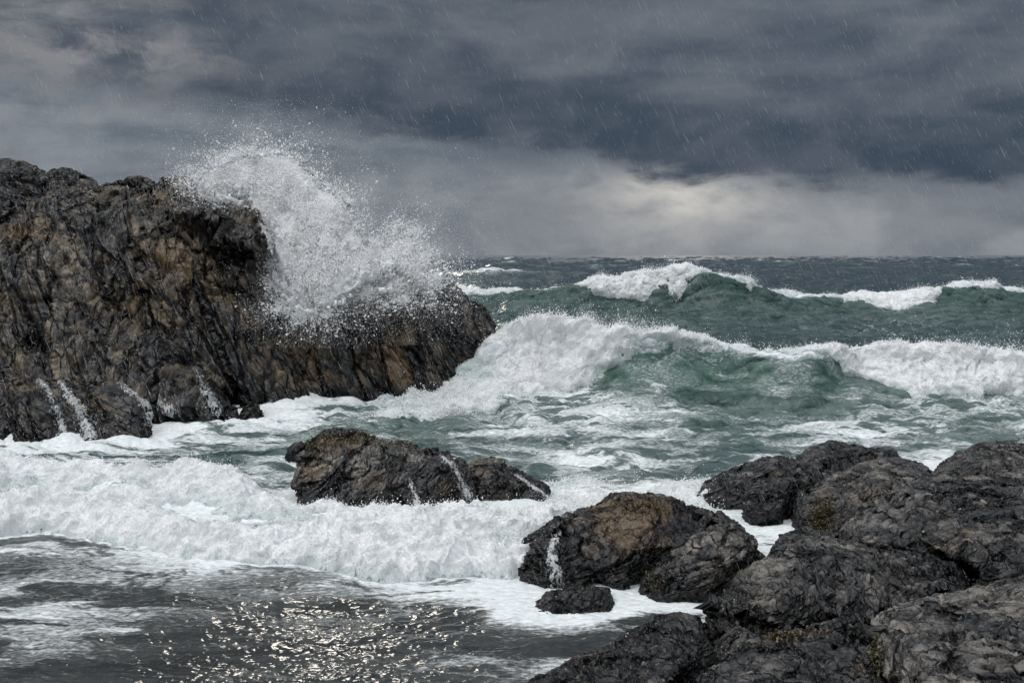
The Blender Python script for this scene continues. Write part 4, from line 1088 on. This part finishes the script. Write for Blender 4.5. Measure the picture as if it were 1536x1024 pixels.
# ------------------------------------------------------------------ seaweed
def mat_weed(name, c0, c1):
    m, t, out = material(name)
    ob = t.new('ShaderNodeTexCoord').outputs['Object']
    p = principled(t, Base_Color=t.mix(t.ss(t.noise(ob, 30, 3), 0.35, 0.65), c0, c1), Roughness=0.32)
    t.l.new(p.outputs[0], out.inputs[0])
    return m
M_WEED = mat_weed('brown_seaweed', (0.030, 0.017, 0.006), (0.11, 0.060, 0.016))
M_WEEDG = mat_weed('olive_seaweed', (0.020, 0.018, 0.006), (0.085, 0.070, 0.018))
def seaweed(spots, k, n, length, label, mat, seed, wid=0.007):
    """a tuft of short forked fronds growing on a rock"""
    o, v, q = ROCKS[k]
    rng = np.random.default_rng(seed)
    px, py = pixels(v); nr = vnormals(v, q)
    face = (nr * (np.array([0, 0, CZ], f4) - v)).sum(1) > 0
    w = np.zeros(len(v))
    for (x, y, sx, sy) in spots: w += np.exp(-((px - x) / sx) ** 2 - ((py - y) / sy) ** 2)
    w = w * face * (w > 0.2)
    if w.sum() == 0: print('no spot', label); return
    ids = rng.choice(len(v), n, p=w / w.sum())
    V, Q = [], []
    for i in ids:
        base = v[i]; d = nr[i] + rng.normal(0, 0.55, 3) + np.array([0, -0.15, 0.15]); d /= np.linalg.norm(d)
        sidev = np.cross(d, rng.normal(size=3)); sidev /= np.linalg.norm(sidev)
        L = length * rng.uniform(0.45, 1.2); ww = wid * rng.uniform(0.6, 1.4)
        p = base - nr[i] * 0.01; b0 = len(V); sg = 4
        for j in range(sg + 1):
            tw = ww * (1.0 - 0.15 * j + (0.9 if j == sg - 1 else 0))
            V += [p - sidev * tw, p + sidev * tw]
            p = p + d * L / sg; d = d + rng.normal(0, 0.28, 3) + np.array([0, 0, -0.22]); d /= np.linalg.norm(d)
            if j: Q.append([b0 + 2 * j - 2, b0 + 2 * j - 1, b0 + 2 * j + 1, b0 + 2 * j])
    r = link('seaweed', mesh_from('seaweed', np.array(V, f4), np.array(Q), None, True, mat))
    tag(r, label, 'seaweed', 'seaweed growing on the rocks')
nb = len(ROCKS)
names = {o['label'][:34]: k for k, (o, v, q) in ROCKS.items()}
def rock_of(txt):
    return next(k for k, (o, v, q) in ROCKS.items() if txt in o['label'])
seaweed([(1165, 958, 26, 9), (1185, 954, 20, 8)], rock_of('seaweed tufts'), 500, 0.05, 'golden brown seaweed tuft on the brow of the bottom boulder, left one of two', M_WEED, 401)
seaweed([(1226, 946, 18, 7)], rock_of('seaweed tufts'), 260, 0.045, 'smaller golden brown seaweed tuft to the right on the same bottom boulder', M_WEED, 402)
seaweed([(1235, 772, 14, 26), (1222, 785, 10, 18)], rock_of('ridged brown boulder'), 420, 0.075, 'yellow green seaweed hanging down the end of the ridged boulder', M_WEEDG, 403)
seaweed([(500, 656, 34, 9), (545, 654, 34, 8), (470, 672, 18, 12), (590, 668, 30, 8)], rock_of('large dark rock in the surf'), 900, 0.06, 'dark olive seaweed fringe along the ridge of the large surf rock', M_WEEDG, 404, 0.008)
seaweed([(968, 764, 24, 9), (945, 760, 16, 8)], rock_of('cracked brown boulder'), 300, 0.035, 'rusty orange seaweed patch on top of the cracked brown boulder', M_WEED, 405)
seaweed([(1315, 985, 8, 26), (1308, 1005, 8, 20)], rock_of('broad grey slab'), 260, 0.07, 'dark seaweed fronds hanging in the gap beside the bottom right slab', M_WEEDG, 406)
seaweed([(975, 872, 18, 12)], rock_of('rounded wet boulder'), 300, 0.04, 'short mossy seaweed on the lower left of the rounded wet boulder', M_WEEDG, 407)

# ------------------------------------------------------------------ rain
def rain(n):
    rng = np.random.default_rng(77)
    Y = rng.uniform(3.0, 6.4, n) ** 2
    px = rng.uniform(-300, 1836, n); py = rng.uniform(-220, 900, n)
    pos = np.stack([(px - CX) / F * Y, Y, CZ - (py - HY) / F * Y], 1).astype(f4)
    pos = pos[pos[:, 2] > 0.15]; n = len(pos)
    d = np.array([0.44, -0.10, -1.0]) + rng.normal(0, 0.035, (n, 3)); d /= np.linalg.norm(d, axis=1, keepdims=True)
    L = (0.10 * np.exp(rng.normal(0, 0.45, n)))[:, None]; r = (0.00058 * np.exp(rng.normal(0, 0.45, n)))[:, None]
    a = np.cross(d, [0, 1, 0]); a /= np.linalg.norm(a, axis=1, keepdims=True); b = np.cross(d, a)
    up, lo = pos - d * L * 0.7, pos + d * L * 0.3
    V = np.stack([up, lo] + [pos + r * (a * math.cos(t) + b * math.sin(t)) for t in (0, 2.094, 4.189)], 1).reshape(-1, 3)
    fc = np.array([[0, 2, 3], [0, 3, 4], [0, 4, 2], [1, 3, 2], [1, 4, 3], [1, 2, 4]])
    fa = (fc[None] + (np.arange(n) * 5)[:, None, None]).reshape(-1, 3)
    m, t, out = material('rain_water')
    gl = t.new('ShaderNodeBsdfTranslucent'); gl.inputs[0].default_value = (0.9, 0.92, 0.95, 1)
    df = t.new('ShaderNodeBsdfDiffuse'); df.inputs[0].default_value = (0.9, 0.92, 0.95, 1)
    tp = t.new('ShaderNodeBsdfTransparent')
    m1 = t.new('ShaderNodeMixShader'); m1.inputs[0].default_value = 0.5
    t.l.new(gl.outputs[0], m1.inputs[1]); t.l.new(df.outputs[0], m1.inputs[2])
    m2 = t.new('ShaderNodeMixShader'); m2.inputs[0].default_value = 0.55
    t.l.new(tp.outputs[0], m2.inputs[1]); t.l.new(m1.outputs[0], m2.inputs[2])
    t.l.new(m2.outputs[0], out.inputs[0])
    o = link('rain', mesh_from('rain', V, fa, None, True, m))
    tag(o, 'slanting rain falling across the whole scene', 'rain', None, 'stuff')
rain(36000)
print('all', round(time.time() - T0, 1))
